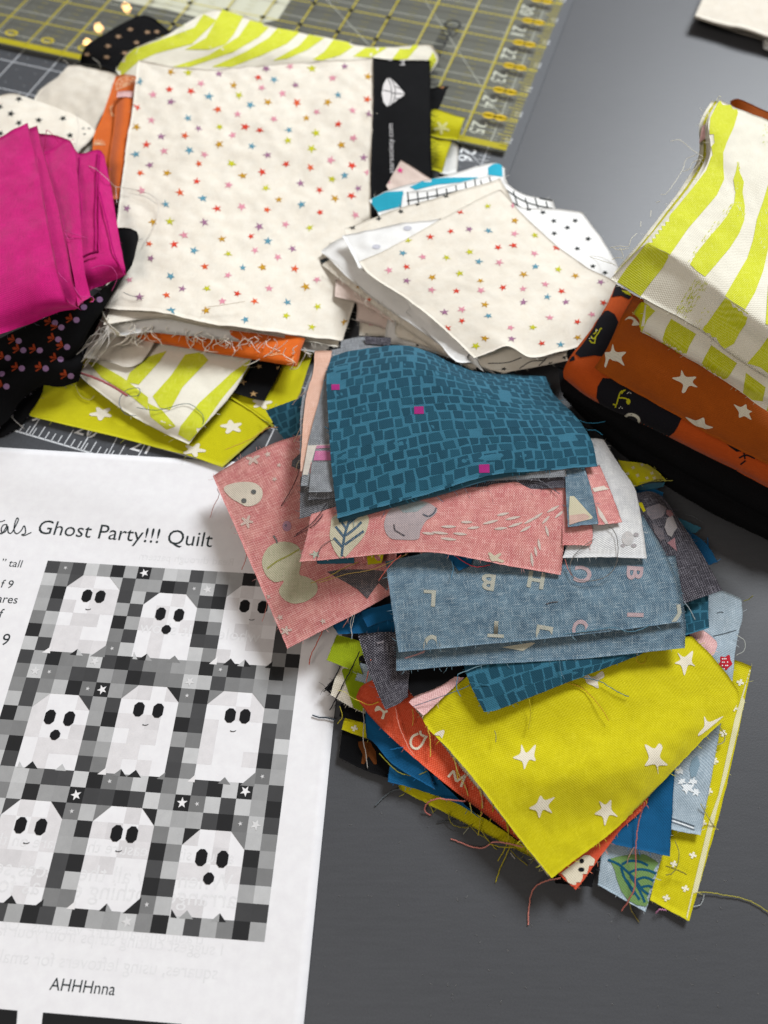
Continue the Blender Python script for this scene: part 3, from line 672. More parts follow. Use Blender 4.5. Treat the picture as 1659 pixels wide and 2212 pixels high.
# ------------------------------------------------------------------ left stack
c = cloth('fabric_scrap', [[(120, 640), (330, 560), (800, 420), (1420, 380)], [(128, 826), (500, 915), (830, 1000), (962, 1046), (1290, 750), (1350, 560)]], f_chart, '3', 4.2, amp=.3, smooth_rows=False, sharp=True,
          label='chartreuse cotton with cream stars lying flat above the paper sheet', cat='fabric', group=GL, fray='#b9b44a', frayn=3)
p = Print(c, 'star_print')
for x, y, r in ((1002, 872, 50), (440, 815, 48), (838, 973, 46), (1128, 770, 44), (700, 800, 40)): p.star('3', x, y, r, '#e7e0cc', rot=.3+x, inner=.52, squash=.62, fat=True, h=5)
p.done()
cloth('fold_crease', [[(998, 738), (1090, 795), (1185, 865)], [(992, 744), (1084, 802), (1178, 872)]], f_chart, '3', 4.75, 10, 2, amp=.05, parent=c.o)
c = cloth('fabric_scrap', [[(1085, 585), (1150, 575), (1225, 590)], [(1070, 640), (1200, 650)], [(1000, 720), (1070, 745), (1142, 762)]], f_black, '3', 6.2, 12, 14, label='small black scrap with gold stars between orange and chartreuse cotton', group=GL)
p = Print(c, 'star_print')
for x, y, r in ((1048, 678, 20), (1095, 730, 18), (1120, 612, 16), (1204, 618, 15)): p.star('3', x, y, r, '#a8875c', squash=.7)
p.done()
# striped folded corner
c = cloth('folded_fabric', [[(470, 470, 9), (760, 470, 10), (1090, 575, 10)], [(400, 560, 9), (700, 640, 11), (1010, 715, 10)], [(348, 640, 8), (560, 740, 10), (700, 850, 10.5), (872, 880, 10)], [(360, 668, 7.5), (540, 805, 7.5), (700, 895, 7.5), (815, 946, 7.5)]], f_stripe, '3', nu=34, nv=34, amp=.7,
          label='yellow and white striped cotton folded to a point under the orange fabric', cat='fabric', group=GL, fray='#e8e4c8', frayn=2)
p = Print(c, 'stripe_print'); L2 = '#cfd414'
for pts in ([(378, 592), (420, 596), (530, 660), (640, 745), (640, 800), (560, 735), (440, 660)], [(560, 640), (640, 570), (720, 545), (690, 590), (600, 690), (545, 680)], [(660, 740), (740, 650), (800, 560), (870, 550), (900, 585), (790, 700), (735, 800), (690, 790)], [(780, 870), (860, 770), (1000, 640), (1082, 582), (1060, 630), (960, 750), (875, 872), (820, 935), (770, 905)],
            [(640, 770), (700, 800), (760, 870), (720, 885), (650, 830)]): p.poly('3', pts, L2, 8)
p.done(BPRINT)
cloth('folded_layer', [[(350, 655, 5.2), (540, 800, 5.2), (812, 948, 5.4)], [(420, 620, 5), (640, 760, 5), (850, 890, 5)]], f_stripe, '3', nu=24, nv=6, amp=.3, parent=c.o)
thread(c, '3', [(350, 640, 11), (420, 665, 11.5), (490, 700, 12), (550, 738, 12)], '#a55a5e', .55, name='ribbon_edge')
thread(c, '3', [(545, 740, 12), (600, 735, 12), (600, 705, 12), (545, 715, 12), (515, 765, 11), (540, 815, 9), (590, 825, 9)], '#56657a', .16)
thread(c, '3', [(590, 790, 12), (680, 800, 12), (810, 772, 12), (870, 815, 11.5), (880, 850, 11), (845, 890, 10)], '#56706f', .16)
thread(c, '3', [(325, 690, 6), (350, 740, 5.5), (390, 755, 5.4), (410, 735, 5.6)], '#b8b07a', .14)
cloth('fabric_scrap', [[(400, 390, 14), (560, 390, 14), (680, 420, 14)], [(390, 480, 13.4), (560, 480, 13.4), (670, 500, 13.4)], [(360, 575, 12.5), (470, 590, 12.5), (560, 612, 12.5), (612, 590, 12.5)]], f_muslin, '3', nu=20, nv=12, amp=.6, label='cream muslin flap tucked under the orange cotton fold', group=GL)
# orange folded fabric, front edge and left side
c = cloth('folded_fabric', [[('1',)]] if 0 else [[(1290, 250, 17), (1500, 300, 17)], [(520, 410, 20), (960, 430, 19), (1320, 490, 14)], [(560, 465, 19), (960, 480, 18.4), (1300, 540, 15)], [(595, 486, 16), (800, 520, 16), (1050, 570, 15.5), (1285, 606, 15)], [(620, 500, 13), (1050, 575, 13), (1280, 612, 13)]][1:], f_orange, '3', nu=30, nv=10, amp=.4, label='orange cotton with pale sprigs folded under the cream star fabric', cat='fabric', group=GL, fray='#e0a070', frayn=2)
p = Print(c, 'sprig_print')
for x, y in ((840, 500), (1190, 560), (1270, 590)):
    for k in range(4):
        a = k*1.1+.3+x; p.stroke('3', [(x, y), (x+22*math.cos(a), y+11*math.sin(a)), (x+40*math.cos(a+.3), y+20*math.sin(a+.3))], 4, '#e9ab7c')
p.done()
c = cloth('folded_fabric', [[(500, 328, 21), (545, 322, 22), (598, 332, 22)], [(450, 480, 21), (520, 480, 22), (580, 480, 23)], [(400, 620, 21), (480, 650, 22), (560, 650, 23)], [(440, 860, 21), (480, 880, 22), (520, 880, 23)]], f_orange, '1', nu=16, nv=26, amp=.5, label='orange cobweb cotton standing folded behind the magenta pile', cat='fabric', group=GL)
p = Print(c, 'cobweb_print')
for r in (18, 34, 50): p.stroke('1', [(548+r*.9*math.cos(t), 372+r*.8*math.sin(t)) for t in (2.6, 3.3, 4.0, 4.7, 5.4, 6.1)], 3.2, '#f0c39a')
for t in (2.8, 3.4, 4.0, 4.7, 5.4): p.stroke('1', [(548, 372), (548+52*math.cos(t), 372+46*math.sin(t))], 2.6, '#f0c39a')
for r in (20, 36, 52): p.stroke('1', [(500-r*.5, 445+r*.3), (478+r*.1, 470+r*.35), (472+r*.5, 505)], 2.6, '#efb98c')
for t in range(7): a = 3.2+t*.5; p.stroke('1', [(425, 625), (425+32*math.cos(a), 628+26*math.sin(a))], 3, '#f0c39a')
p.done()
cloth('rolled_edge', [[(503, 402, 24), (540, 398, 27), (578, 402, 27)], [(490, 560, 24), (525, 560, 27), (560, 560, 27)], [(470, 700, 24), (505, 700, 27), (542, 700, 27)], [(480, 860, 24), (505, 860, 27), (520, 860, 27)]], f_orange, '1', nu=12, nv=20, amp=.3, parent=c.o)
cloth('pale_hem', [[(508, 396, 27.4), (540, 392, 27.6), (576, 394, 27.6)], [(504, 420, 27.2), (540, 418, 27.6), (574, 422, 27.6)]], f_pinkl, '1', nu=8, nv=3, amp=0, parent=c.o)
# back row: black gold stars, yellow stripes
c = cloth('folded_fabric', [[(372, 195, 15), (500, 118, 17), (612, 66, 18), (665, 80, 18), (742, 140, 17)], [(350, 240, 12), (500, 210, 16), (620, 190, 17)], [(345, 275, 8), (440, 285, 12), (520, 320, 14), (620, 300, 14)]], f_black, '1', nu=30, nv=20, amp=.6, label='black cotton with gold stars folded beside the ruler', cat='fabric', group=GL)
p = Print(c, 'star_print')
for x, y in ((563, 128), (512, 158), (637, 140), (678, 138), (590, 185), (468, 200), (462, 247), (376, 236), (640, 185), (455, 116), (540, 230)): p.star('1', x, y, 17, '#a98a6c', squash=.6)
p.done()
c = cloth('folded_fabric', [[(870, 62, 27), (960, 40, 29), (1150, 105, 28), (1400, 160, 27), (1600, 200, 26), (1850, 190, 27), (1868, 196, 27)], [(700, 160, 28), (1000, 200, 29), (1300, 230, 28), (1600, 265, 26), (1895, 250, 24)], [(560, 225, 25), (900, 290, 25), (1300, 300, 25), (1600, 300, 24), (1850, 330, 19)], [(500, 305, 18), (600, 400, 21), (1100, 420, 21), (1600, 400, 21), (1800, 400, 17)]],
          f_stripe, '1', nu=60, nv=30, amp=.9, label='yellow and white striped cotton folded at the back of the left stack', cat='fabric', group=GL, fray='#e6e6cf', frayn=3)
p = Print(c, 'stripe_print')
for pts in ([(880, 62), (935, 88), (905, 120), (830, 190), (680, 230), (600, 265), (525, 330), (495, 310), (520, 262), (580, 213), (760, 150), (840, 120)], [(960, 42), (1052, 72), (1010, 150), (975, 192), (905, 215), (800, 215), (890, 165)], [(1080, 88), (1172, 110), (1120, 160), (1010, 225), (820, 290), (740, 292), (900, 240), (1030, 160)], [(1200, 122), (1295, 140), (1240, 190), (1130, 240), (1000, 290), (915, 290), (1060, 225), (1160, 165)],
            [(1335, 150), (1402, 165), (1330, 215), (1240, 255), (1180, 262), (1290, 200)], [(1440, 172), (1545, 190), (1470, 240), (1390, 262), (1350, 258), (1400, 225)], [(1590, 198), (1672, 208), (1600, 250), (1525, 245)], [(1742, 193), (1820, 186), (1760, 255), (1690, 262)], [(1880, 205), (1896, 245), (1845, 330), (1820, 300), (1860, 245)]): p.poly('1', pts, LIME, 9)
p.done(BPRINT)
for pts in ([(760, 150, 30), (790, 110, 31), (800, 100, 32), (785, 130, 31), (805, 145, 30)], [(560, 225, 26), (600, 200, 28), (585, 235, 28)]): thread(c, '1', pts, '#c9cfae', .14)
# muslin and white star fabrics at far left
cloth('folded_fabric', [[(268, 322, 12), (300, 280, 14), (400, 292, 15), (512, 322, 17)], [(150, 420, 16), (300, 390, 20), (400, 370, 20), (490, 420, 20)], [(200, 520, 16), (300, 520, 18), (420, 540, 19)], [(280, 640, 15), (340, 680, 16), (400, 640, 17)]], f_muslin, '1', nu=30, nv=30, amp=1.3, label='crumpled plain cream muslin folded at the left of the stack', cat='fabric', group=GL, fray='#dcd6c6', frayn=3)
c = cloth('folded_fabric', [[(-120, 440, 12), (0, 415, 16), (60, 406, 18), (150, 432, 18)], [(-120, 520, 20), (60, 480, 22), (200, 470, 21), (330, 520, 20), (412, 558, 19)], [(-120, 700, 22), (100, 690, 22), (330, 672, 20)]], f_cream, '1', nu=34, nv=24, amp=.9, label='white cotton with black stars folded behind the magenta pile', cat='fabric', group=GL, fray='#d8d6d0', frayn=3)
p = Print(c, 'star_print')
for x, y in ((82, 428), (48, 492), (82, 532), (168, 520), (3, 577), (192, 592), (303, 585), (272, 512), (0, 462), (120, 610)): p.star('1', x, y, 17, '#1d2426', squash=.85)
for x, y in ((365, 580), (360, 556), (385, 556)): p.star('1', x, y, 9, '#3a4448', squash=.5)
p.done()
# black floral under the magenta
c = cloth('folded_fabric', [[(-60, 520, 36), (200, 400, 36), (400, 310, 36), (540, 180, 33), (592, 30, 31)], [(-60, 560, 30), (200, 470, 30), (400, 400, 30), (540, 215, 29), (600, 60, 29)], [(-60, 640, 22), (130, 560, 22), (330, 545, 22), (430, 350, 22), (560, 170, 26)], [(-60, 700, 14), (130, 640, 14), (300, 650, 12), (345, 605, 13), (440, 400, 18)]], f_black, '3', nu=44, nv=26, amp=1.0, label='black cotton with lilac flowers folded under the magenta pile', cat='fabric', group=GL, fray='#6a6670', frayn=4)
c2 = cloth('folded_flap', [[(-40, 640, 17), (100, 560, 20), (240, 520, 21), (352, 530, 20)], [(-40, 760, 14), (60, 650, 18), (200, 620, 20), (356, 600, 18)], [(-40, 900, 6), (40, 840, 8), (90, 760, 10), (180, 695, 12), (270, 706, 11), (338, 672, 12)]], f_black, '3', nu=30, nv=20, amp=.9, parent=c.o, fray='#77727e', frayn=4)
cloth('folded_layer', [[(-40, 760, 7), (100, 720, 7), (190, 690, 8)], [(-40, 930, 3), (50, 890, 3.4), (120, 830, 4), (185, 720, 5)]], f_black, '3', nu=14, nv=10, amp=.8, parent=c.o, fray='#77727e', frayn=5, fraylen=2.4)
cloth('rolled_corner', [[(500, 10, 34), (560, 12, 36), (592, 28, 35)], [(520, 90, 34), (570, 80, 36), (596, 60, 34)], [(540, 215, 33), (572, 170, 34), (590, 95, 32)]], f_black, '3', nu=10, nv=12, amp=.3, parent=c.o)
for q in (c, c2):
    p = Print(q, 'flower_print')
    for x, y in ((33, 573), (198, 620), (28, 698), (8, 643), (290, 527), (262, 580), (100, 540), (172, 541), (252, 494), (306, 652), (362, 355), (237, 422), (265, 442), (430, 322), (330, 410), (80, 500), (95, 620)):
        p.ell('3', x, y, 14, 13, '#94739b', n=10)
        for k in (-.5, .3, 1.1): p.poly('3', [(x-16, y-3), (x-16-26*math.cos(k)+4, y-3-22*math.sin(k)-5), (x-16-34*math.cos(k), y-3-28*math.sin(k)), (x-16-24*math.cos(k)-4, y-3-20*math.sin(k)+7)], '#9c3c1c', 9)
    p.done()
for pts in ([(0, 760, 9), (40, 800, 8), (60, 840, 5), (105, 880, 3)], [(20, 800, 6), (70, 850, 4), (100, 870, 3)], [(360, 580, 20), (420, 520, 24), (440, 450, 27), (455, 470, 25), (380, 570, 22)], [(370, 520, 22), (440, 480, 25), (470, 400, 28)], [(330, 560, 20), (400, 500, 23), (430, 440, 26)]): thread(c, '3', pts, '#a7a29c', .17)
# magenta pile
c = cloth('folded_fabric', [[(330, 200, 38), (640, 250, 40), (760, 400, 40), (940, 350, 41), (985, 400, 40)], [(340, 700, 40), (700, 700, 41), (940, 740, 42), (1060, 740, 38)], [(400, 1200, 42), (760, 1250, 43), (1000, 1250, 43), (1130, 1180, 39)], [(500, 1500, 43), (820, 1500, 43), (1080, 1440, 42), (1200, 1535, 38)], [(600, 1700, 38), (860, 1682, 36), (1050, 1610, 35), (1202, 1548, 34)]], f_magenta, 'm4', nu=36, nv=36, amp=1.0,
          label='bright magenta cotton folded in leaves on top of the black floral', cat='fabric', group=GL, fray='#c0357f', frayn=2)
for pts in ([(755, 420, 41.5), (750, 700, 42.6), (770, 900, 43.2), (770, 1300, 44)], [(935, 360, 42), (920, 560, 43), (905, 900, 43.5), (905, 1310, 44.4)], [(955, 370, 42), (940, 560, 43), (938, 900, 43.6), (935, 1310, 44.4)], [(945, 750, 43.4), (1020, 1050, 43.6), (1090, 1350, 43.6), (1180, 1540, 39)]): thread(c, 'm4', pts, '#b51572', .3, name='fold_ridge')
cloth('fabric_leaf', [[(415, 380, 43), (520, 320, 43), (640, 250, 43.5), (720, 370, 43.5)], [(480, 620, 44), (640, 600, 45), (742, 640, 45)], [(600, 1100, 45), (700, 1120, 45.5), (778, 1100, 45)], [(690, 1500, 46), (760, 1400, 46), (800, 1470, 45.5)], [(740, 1840, 43), (800, 1780, 43), (858, 1740, 42)]], f_magenta, 'm4', nu=20, nv=30, amp=1.0, parent=c.o, fray='#c0357f', frayn=2)
cloth('fabric_leaf', [[(180, 200, 44), (290, 152, 45), (352, 128, 45)], [(250, 400, 46), (440, 460, 46)], [(330, 800, 46.5), (560, 900, 46.5)], [(420, 1300, 47), (640, 1300, 47)], [(480, 1560, 47), (700, 1640, 46)], [(690, 1850, 42), (790, 1800, 43)]], f_magenta, 'm4', nu=10, nv=30, amp=.5, parent=c.o)
cloth('fabric_leaf', [[(-150, 300, 45), (0, 228, 47), (140, 160, 48), (262, 96, 48)], [(-150, 500, 47), (150, 420, 48.5), (340, 440, 48), (358, 540, 48)], [(-150, 1000, 49), (200, 980, 49.5), (420, 850, 49)], [(-150, 1500, 51), (200, 1480, 51), (400, 1440, 51), (532, 1430, 50)], [(-150, 1900, 48), (200, 1830, 48), (450, 1800, 48), (640, 1790, 47)], [(-150, 2200, 41), (0, 2110, 41), (300, 1990, 41), (560, 1890, 41), (745, 1842, 42)]], f_magenta, 'm4', nu=30, nv=40, amp=1.15, parent=c.o, fray='#c0357f', frayn=2)
for pts in ([(415, 370, 45), (440, 180, 50), (480, 190, 52), (560, 285, 46)], [(410, 330, 45), (440, 330, 46), (500, 325, 45)], [(440, 160, 50), (425, 350, 45)]): thread(c, 'm4', pts, '#b8306f', .14)
for pts in ([(610, 1115, 47), (700, 1150, 47.5), (830, 1190, 46)], [(620, 1150, 47), (650, 1200, 47), (700, 1190, 47)], [(860, 1480, 46), (960, 1450, 46), (1060, 1470, 46), (1110, 1560, 43), (1060, 1690, 38)], [(520, 1480, 50), (580, 1550, 49), (640, 1610, 48)], [(700, 1650, 48), (760, 1740, 46), (880, 1750, 42), (885, 1790, 41), (855, 1795, 42)]): thread(c, 'm4', pts, '#c94a8e', .13)
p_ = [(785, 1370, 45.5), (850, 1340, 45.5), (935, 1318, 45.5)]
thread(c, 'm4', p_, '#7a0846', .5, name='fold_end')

# cream star fabric: the big folded piece
c = cloth('folded_fabric', [[(597, 258, 30), (750, 288, 31), (950, 296, 31), (1200, 276, 31), (1614, 250, 30)], [(572, 470, 30), (900, 500, 31), (1612, 500, 27)], [(540, 660, 29.5), (900, 700, 29), (1600, 760, 20)], [(505, 960, 28.5), (900, 1000, 27), (1600, 1050, 12)], [(440, 1330, 26), (690, 1352, 28.5), (900, 1395, 27), (1150, 1430, 21), (1480, 1475, 7)]], f_cream, '1', nu=80, nv=80, amp=1.15,
          label='cream cotton with small coloured stars, big folded piece on the left stack', cat='fabric', group=GL, fray='#e3dccb', frayn=5, fraylen=1.8)
big = c; p = Print(c, 'star_print')
SCOL = dict(r='#d8402c', o='#dd5a2e', p='#df93a4', v='#a0718f', b='#5f97ab', y='#c6c41e', g='#c49320', k='#e8408c')
S1 = "v648,262 g738,312 y813,316 v944,320 p1253,288 v1150,298 y1348,297 v1490,288 b603,352 r1117,335 b1184,344 p1437,337 g1589,332 r732,388 r825,395 p868,362 g1010,369 p1130,380 v1277,368 p662,410 b902,418 y1032,413 p1220,404 b1461,411 o1587,430 v738,441 b1082,455 g1158,442 o1283,445 g1416,442 r592,466 o941,473 p1027,494 p1368,484 p1523,478 v1595,492 p655,520 b812,512 p1182,515 g1323,510 r1461,537 g590,549 v857,555 y949,549 r1060,548 r1122,563 b1248,562 y1365,575 p1005,585 v695,590 o798,587 y1243,608 p1526,598 r632,626 g946,624 b1088,632 g1474,627 p708,653 b819,650 y1345,642 v1155,670 p883,668 b587,667 y1001,707 o860,709 p1427,692 r1237,709 v1570,682 v648,714 o606,747 g721,749 o1341,725 r1521,715 r1132,743 g1049,760 b1488,758 p1590,745 r850,784 y1435,775 v1299,794 p988,800 v1547,815 y1148,814 r1380,822 p612,825 o778,833 g1205,863 r1518,846 g1448,858 b876,858 b716,883 b1303,883 r937,902 v550,901 p1045,894 o1153,906 r1383,918 g662,960 y734,957 v883,961 p1535,930 p1233,970 y1338,985 v1119,980 r1084,1022 g958,1033 b1157,1042 p796,1016 o646,1054 r751,1056 b838,1083 p1101,1082 v1263,1075 y986,1097 v652,1117 p1200,1112 o885,1152 b1049,1157 g1135,1156 o1273,1162 p985,1190 b738,1194 p558,1210 v789,1249 y893,1247 p1163,1247 g1321,1239 r1025,1270 o720,1275 p960,1302 o1100,1302 b1241,1307 y1371,1325 v603,1284 r532,1340 p613,1344 b740,1342 g890,1342 b1060,1382 y1235,1364 g1488,1392 y1347,1413 p1369,1208 b560,1060 r520,1180"
rn = random.Random(5)
for t in S1.split():
    x, y = map(float, t[1:].split(',')); p.star('1', x, y, rn.uniform(18, 22.5), SCOL[t[0]], inner=.4, squash=.86, jit=.2, rnd=rn)
p.done()
for k, ed in enumerate(([(448, 1405, 24.5), (560, 1385, 25), (690, 1373, 25.6), (900, 1412, 24), (1150, 1444, 18.5), (1460, 1500, 6)], [(466, 1452, 20), (560, 1446, 21), (660, 1436, 21.5), (900, 1460, 20), (1150, 1490, 15), (1400, 1528, 5)])):
    cloth('folded_layer', [[(520, 1180, 22-k), (900, 1200, 22-k), (1500, 1250, 5-k)], [(490, 1300, 24-k*2), (900, 1330, 24-k*2), (1480, 1400, 5.4-k)], ed], f_cream if k == 0 else f_white, '1', nu=50, nv=16, amp=.7, parent=c.o, fray='#f1ece0', frayn=6, fraylen=2.4)
cloth('folded_edge', [[(440, 1335, 26.2), (470, 1395, 25.6), (520, 1440, 25)], [(455, 1400, 22), (490, 1440, 21.5), (520, 1450, 21.5)], [(470, 1452, 19), (500, 1455, 19), (640, 1440, 20)]], f_cream, '1', nu=16, nv=10, amp=.3, parent=c.o, fray='#ebe6da', frayn=5, fraylen=2.4)
sel = cloth('black_selvage', [[(1611, 250, 30.7), (1720, 256, 30.4), (1858, 262, 28)], [(1612, 450, 28.8), (1740, 450, 28), (1862, 450, 25)], [(1604, 640, 24.2), (1740, 640, 23.6), (1862, 640, 21)], [(1603, 840, 18.6), (1740, 850, 18), (1870, 840, 16)], [(1601, 960, 15.4), (1740, 960, 15), (1860, 960, 13)]], f_black, '1', nu=20, nv=40, amp=.4, parent=c.o)
add_fray(sel, '#0c0c10', 22, 2.6, 'right')
p = Print(sel, 'selvage_lettering')
g_ = lambda pts: [(x, y) for x, y in pts]
p.poly('m2', [(1078, 515), (1052, 560), (1040, 620), (1052, 680), (1078, 712), (1110, 690), (1150, 660), (1196, 628), (1150, 570), (1110, 530)], '#e2dedc', 9)
for pts in ([(1078, 515), (1100, 570), (1106, 620), (1098, 680), (1078, 712)], [(1106, 620), (1196, 628)], [(1104, 528), (1125, 575), (1130, 620), (1120, 670), (1104, 696)], [(1046, 600), (1104, 612)], [(1125, 575), (1165, 590)], [(1122, 660), (1165, 655)]): p.stroke('m2', pts, 4.5, '#1b1b1e', up=.1)
p.text('m2', 'M', 1160, 398, 50, math.pi/2, '#dcd8d6', sq=1); p.text('m2', 'I', 1085, 396, 40, math.pi/2, '#dcd8d6')
p.text('m2', 'starsociety.com', 1120, 1150, 52, -math.pi/2-.02, '#c9c6c6', flip=1)
p.done()
# threads at the front edge of the big cream piece
rt_ = random.Random(11)
for k in range(58):
    x = rt_.uniform(560, 1340); y = 1400+(x-600)*.125+rt_.uniform(-12, 26); a = rt_.uniform(-1.2, 1.2); l = rt_.uniform(30, 110)
    z0 = 24-(x-600)*.006; pts = [(x, y, z0)]
    for q in range(1, 5): pts.append((x+l*.32*q*math.sin(a)+rt_.uniform(-18, 18), y+l*.26*q*(1 if q < 4 else .8), z0-2.1*q+rt_.uniform(-1, 1)))
    thread(c, '1', pts, rt_.choice(('#f4eee4', '#ece4d8', '#f4e9e2')), rt_.choice((.15, .18, .2)))
for k in range(16):
    x = rt_.uniform(380, 500); y = rt_.uniform(1400, 1500); thread(c, '1', [(470, 1400+k*3, 25), (x+20, y, 24), (x-20, y+50, 20), (x-50, y+90, 16)], '#cfc9c2', .13)
for pts, col in (([(330, 480, 32), (340, 560, 33), (330, 640, 34), (350, 690, 37), (380, 715, 41), (420, 735, 43), (470, 780, 41), (500, 806, 33), (560, 815, 31.5), (640, 835, 31.2), (680, 870, 31), (682, 920, 30.8), (660, 990, 30.5), (615, 1060, 30)], '#c8c0b8'), ([(560, 835, 31), (630, 850, 31), (675, 880, 31)], '#c5c1ba'), ([(500, 806, 34), (505, 880, 33)], '#d8c8c8'), ([(620, 1290, 29.5), (560, 1275, 29.5), (530, 1262, 29.5)], '#55535a'),
                 ([(868, 1360, 29), (890, 1330, 30), (950, 1320, 30), (1060, 1302, 29)], '#cbb9a4'), ([(270, 260, 20), (290, 270, 24), (300, 290, 20)], '#cfcac0'), ([(400, 250, 22), (425, 270, 24), (438, 295, 20)], '#c8c4ba')): thread(c, '1', pts, col, .13)
# right ends of fabrics under the selvage
c = cloth('folded_fabric', [[(440, 600, 18), (520, 596, 19), (640, 640, 18), (748, 664, 17)], [(440, 720, 18), (720, 740, 17)], [(440, 820, 14), (560, 840, 14), (690, 854, 13)]], f_chart, 'm3', nu=16, nv=12, amp=.4, label='chartreuse star cotton end poking out beside the black selvage', cat='fabric', group=GL)
p = Print(c, 'star_print'); p.star('m3', 555, 750, 70, '#d9d68c', rot=.4, inner=.35, squash=.85, fat=True, h=6); p.done()
c = cloth('folded_fabric', [[(400, 830, 14), (470, 825, 14), (560, 840, 14), (640, 856, 14)], [(420, 980, 11), (500, 980, 12), (600, 960, 13)], [(420, 1120, 8), (480, 1110, 8), (560, 1120, 9)]], f_chart, 'm3', nu=12, nv=12, amp=1.0, label='chartreuse cotton end hanging in folds below the star end', cat='fabric', group=GL)
cloth('folded_fabric', [[(560, 960, 7), (640, 870, 9), (690, 900, 9)], [(560, 1040, 5), (630, 1000, 6), (690, 1000, 6)], [(540, 1130, 3), (600, 1140, 3), (680, 1120, 3)]], f_white, 'm3', nu=10, nv=8, amp=.8, label='white cotton end with black marks lying on the mat by the ruler corner', cat='fabric', group=GL)
c = cloth('fabric_scrap', [[(400, 440, 20), (520, 410, 22), (612, 400, 21)], [(400, 620, 18), (470, 640, 18), (540, 570, 19)]], f_black, 'm3', nu=10, nv=8, amp=.6, label='black star cotton tip sticking out above the chartreuse end', group=GL)
p = Print(c, 'star_print'); p.star('m3', 555, 412, 26, '#a9764a', squash=.6); p.done()
# ------------------------------------------------------------------ cream piece at the far right corner of the picture
c = cloth('folded_fabric', [[(1560, -90, 9), (1760, -60, 9)], [(1530, -30, 9), (1740, 20, 9)], [(1501, 34, 8.5), (1560, 52, 8), (1610, 62, 9), (1700, 92, 8)]], f_muslin, 'P', nu=24, nv=20, amp=.4, thick=1.2, label='cream cotton folded at the top right corner of the table', cat='fabric', fray='#d9d4c8', frayn=3)
p = Print(c, 'faded_print')
cloth('folded_layer', [[(1545, -40, 5), (1740, 0, 5)], [(1507, 38, 3), (1560, 56, 3), (1610, 72, 3), (1700, 98, 3)]], f_muslin, 'P', nu=14, nv=8, amp=.4, thick=1., parent=c.o)
cloth('fabric_scrap', [[(1650, 60, 5), (1720, 80, 5)], [(1651, 100, 4), (1720, 125, 4)]], f_white, 'P', nu=8, nv=8, amp=.2, thick=1.5, label='white cotton corner just below the cream piece at the picture edge')

# ------------------------------------------------------------------ middle pile of pale scraps
def mid(name, rows, mat, reg, z, label, **kw):
    kw.setdefault('nu', 26); kw.setdefault('nv', 20); kw.setdefault('amp', .6); kw.setdefault('fray', '#e4dfd4'); kw.setdefault('frayn', 4)
    return cloth(name, rows, mat, reg, z, label=label, group=GM, **kw)
K = '#23292b'
c = mid('fabric_scrap', quad((515, 50, 25), (760, 210, 17), (600, 500, 14), (440, 180, 21.5)), f_blush, 'm7', 12, 'blush scrap with a hot pink star at the back of the middle pile')
p = Print(c, 'star_print'); p.star('m7', 511, 105, 19, SCOL['k'], squash=.9); p.star('m7', 452, 165, 12, SCOL['p']); p.done()
c = mid('fabric_scrap', [[(352, 256, 23), (440, 208, 24), (600, 165, 23), (760, 125, 21), (1000, 62, 17), (1045, 90, 15)], [(395, 318, 21), (600, 300, 20), (1052, 150, 17)], [(460, 500, 15), (900, 400, 15), (1120, 300, 14)]], f_white, 'm7', 15, 'white and aqua striped scrap peeking out at the back of the middle pile')
p = Print(c, 'stripe_print'); AQ = '#2ba7c2'
for pts in ([(352, 256), (440, 215), (526, 210), (530, 285), (398, 318)], [(560, 190), (640, 152), (740, 142), (910, 140), (880, 160), (700, 178), (590, 205)], [(960, 90), (1000, 62), (1045, 90), (1052, 140), (960, 128)]): p.poly('m7', pts, AQ, 7)
p.done()
c = mid('fabric_scrap', [[(525, 212, 23), (640, 205, 22), (780, 175, 21), (900, 145, 19), (1010, 130, 17), (1060, 175, 17), (1140, 225, 16), (1290, 255, 15)], [(520, 330, 21), (900, 250, 20), (1310, 320, 15)], [(600, 560, 17), (1000, 560, 18), (1330, 500, 15)]], f_white, 'm7', 17, 'white scrap with a black lattice print in the middle pile')
p = Print(c, 'lattice_print')
for k in range(18): x = 540+k*50; p.stroke('m7', [(x, 130), (x+18, 300)] if x < 900 else [(x-30, 120), (x+26, 300)], 6, K)
for k in range(8): p.stroke('m7', [(520, 240+k*46-20), (720, 205+k*44-20), (900, 165+k*44-20)], 6, K)
for k in range(6): p.stroke('m7', [(1010, 130+k*45), (1150, 225+k*40), (1310, 265+k*40)], 6, K)
p.done()
c = mid('fabric_scrap', [[(225, 405, 22), (500, 300, 24), (740, 230, 24), (1000, 150, 22), (1020, 140, 21)], [(240, 440, 22), (700, 360, 23), (1090, 280, 21)], [(330, 620, 20), (800, 600, 21), (1150, 560, 20)]], f_cream, 'm7', 20, 'cream scrap with black stars along the back edge of the middle pile')
p = Print(c, 'star_print')
for x, y in ((268, 397), (515, 315), (650, 250), (745, 235), (600, 275), (400, 350)): p.star('m7', x, y, 18, K, squash=.75)
p.done()
c = mid('fabric_scrap', [[(1010, 175, 21), (1100, 280, 21), (1300, 300, 19), (1440, 318, 18)], [(1050, 420, 22), (1300, 460, 21), (1590, 530, 18)], [(1100, 760, 22), (1400, 760, 21), (1650, 690, 16)], [(1180, 960, 22), (1400, 960, 20), (1600, 800, 15)]], f_white, 'm7', 20, 'white scrap with black stars at the right of the middle pile', nu=30, nv=30, fray='#9aa0a2')
p = Print(c, 'star_print')
for x, y in ((1168, 303), (1295, 363), (1405, 362), (1365, 397), (1298, 426), (1470, 454), (1415, 504), (1495, 594), (1557, 627), (1018, 190), (1240, 320)): p.star('m7', x, y, 18, K, squash=.72)
p.done()
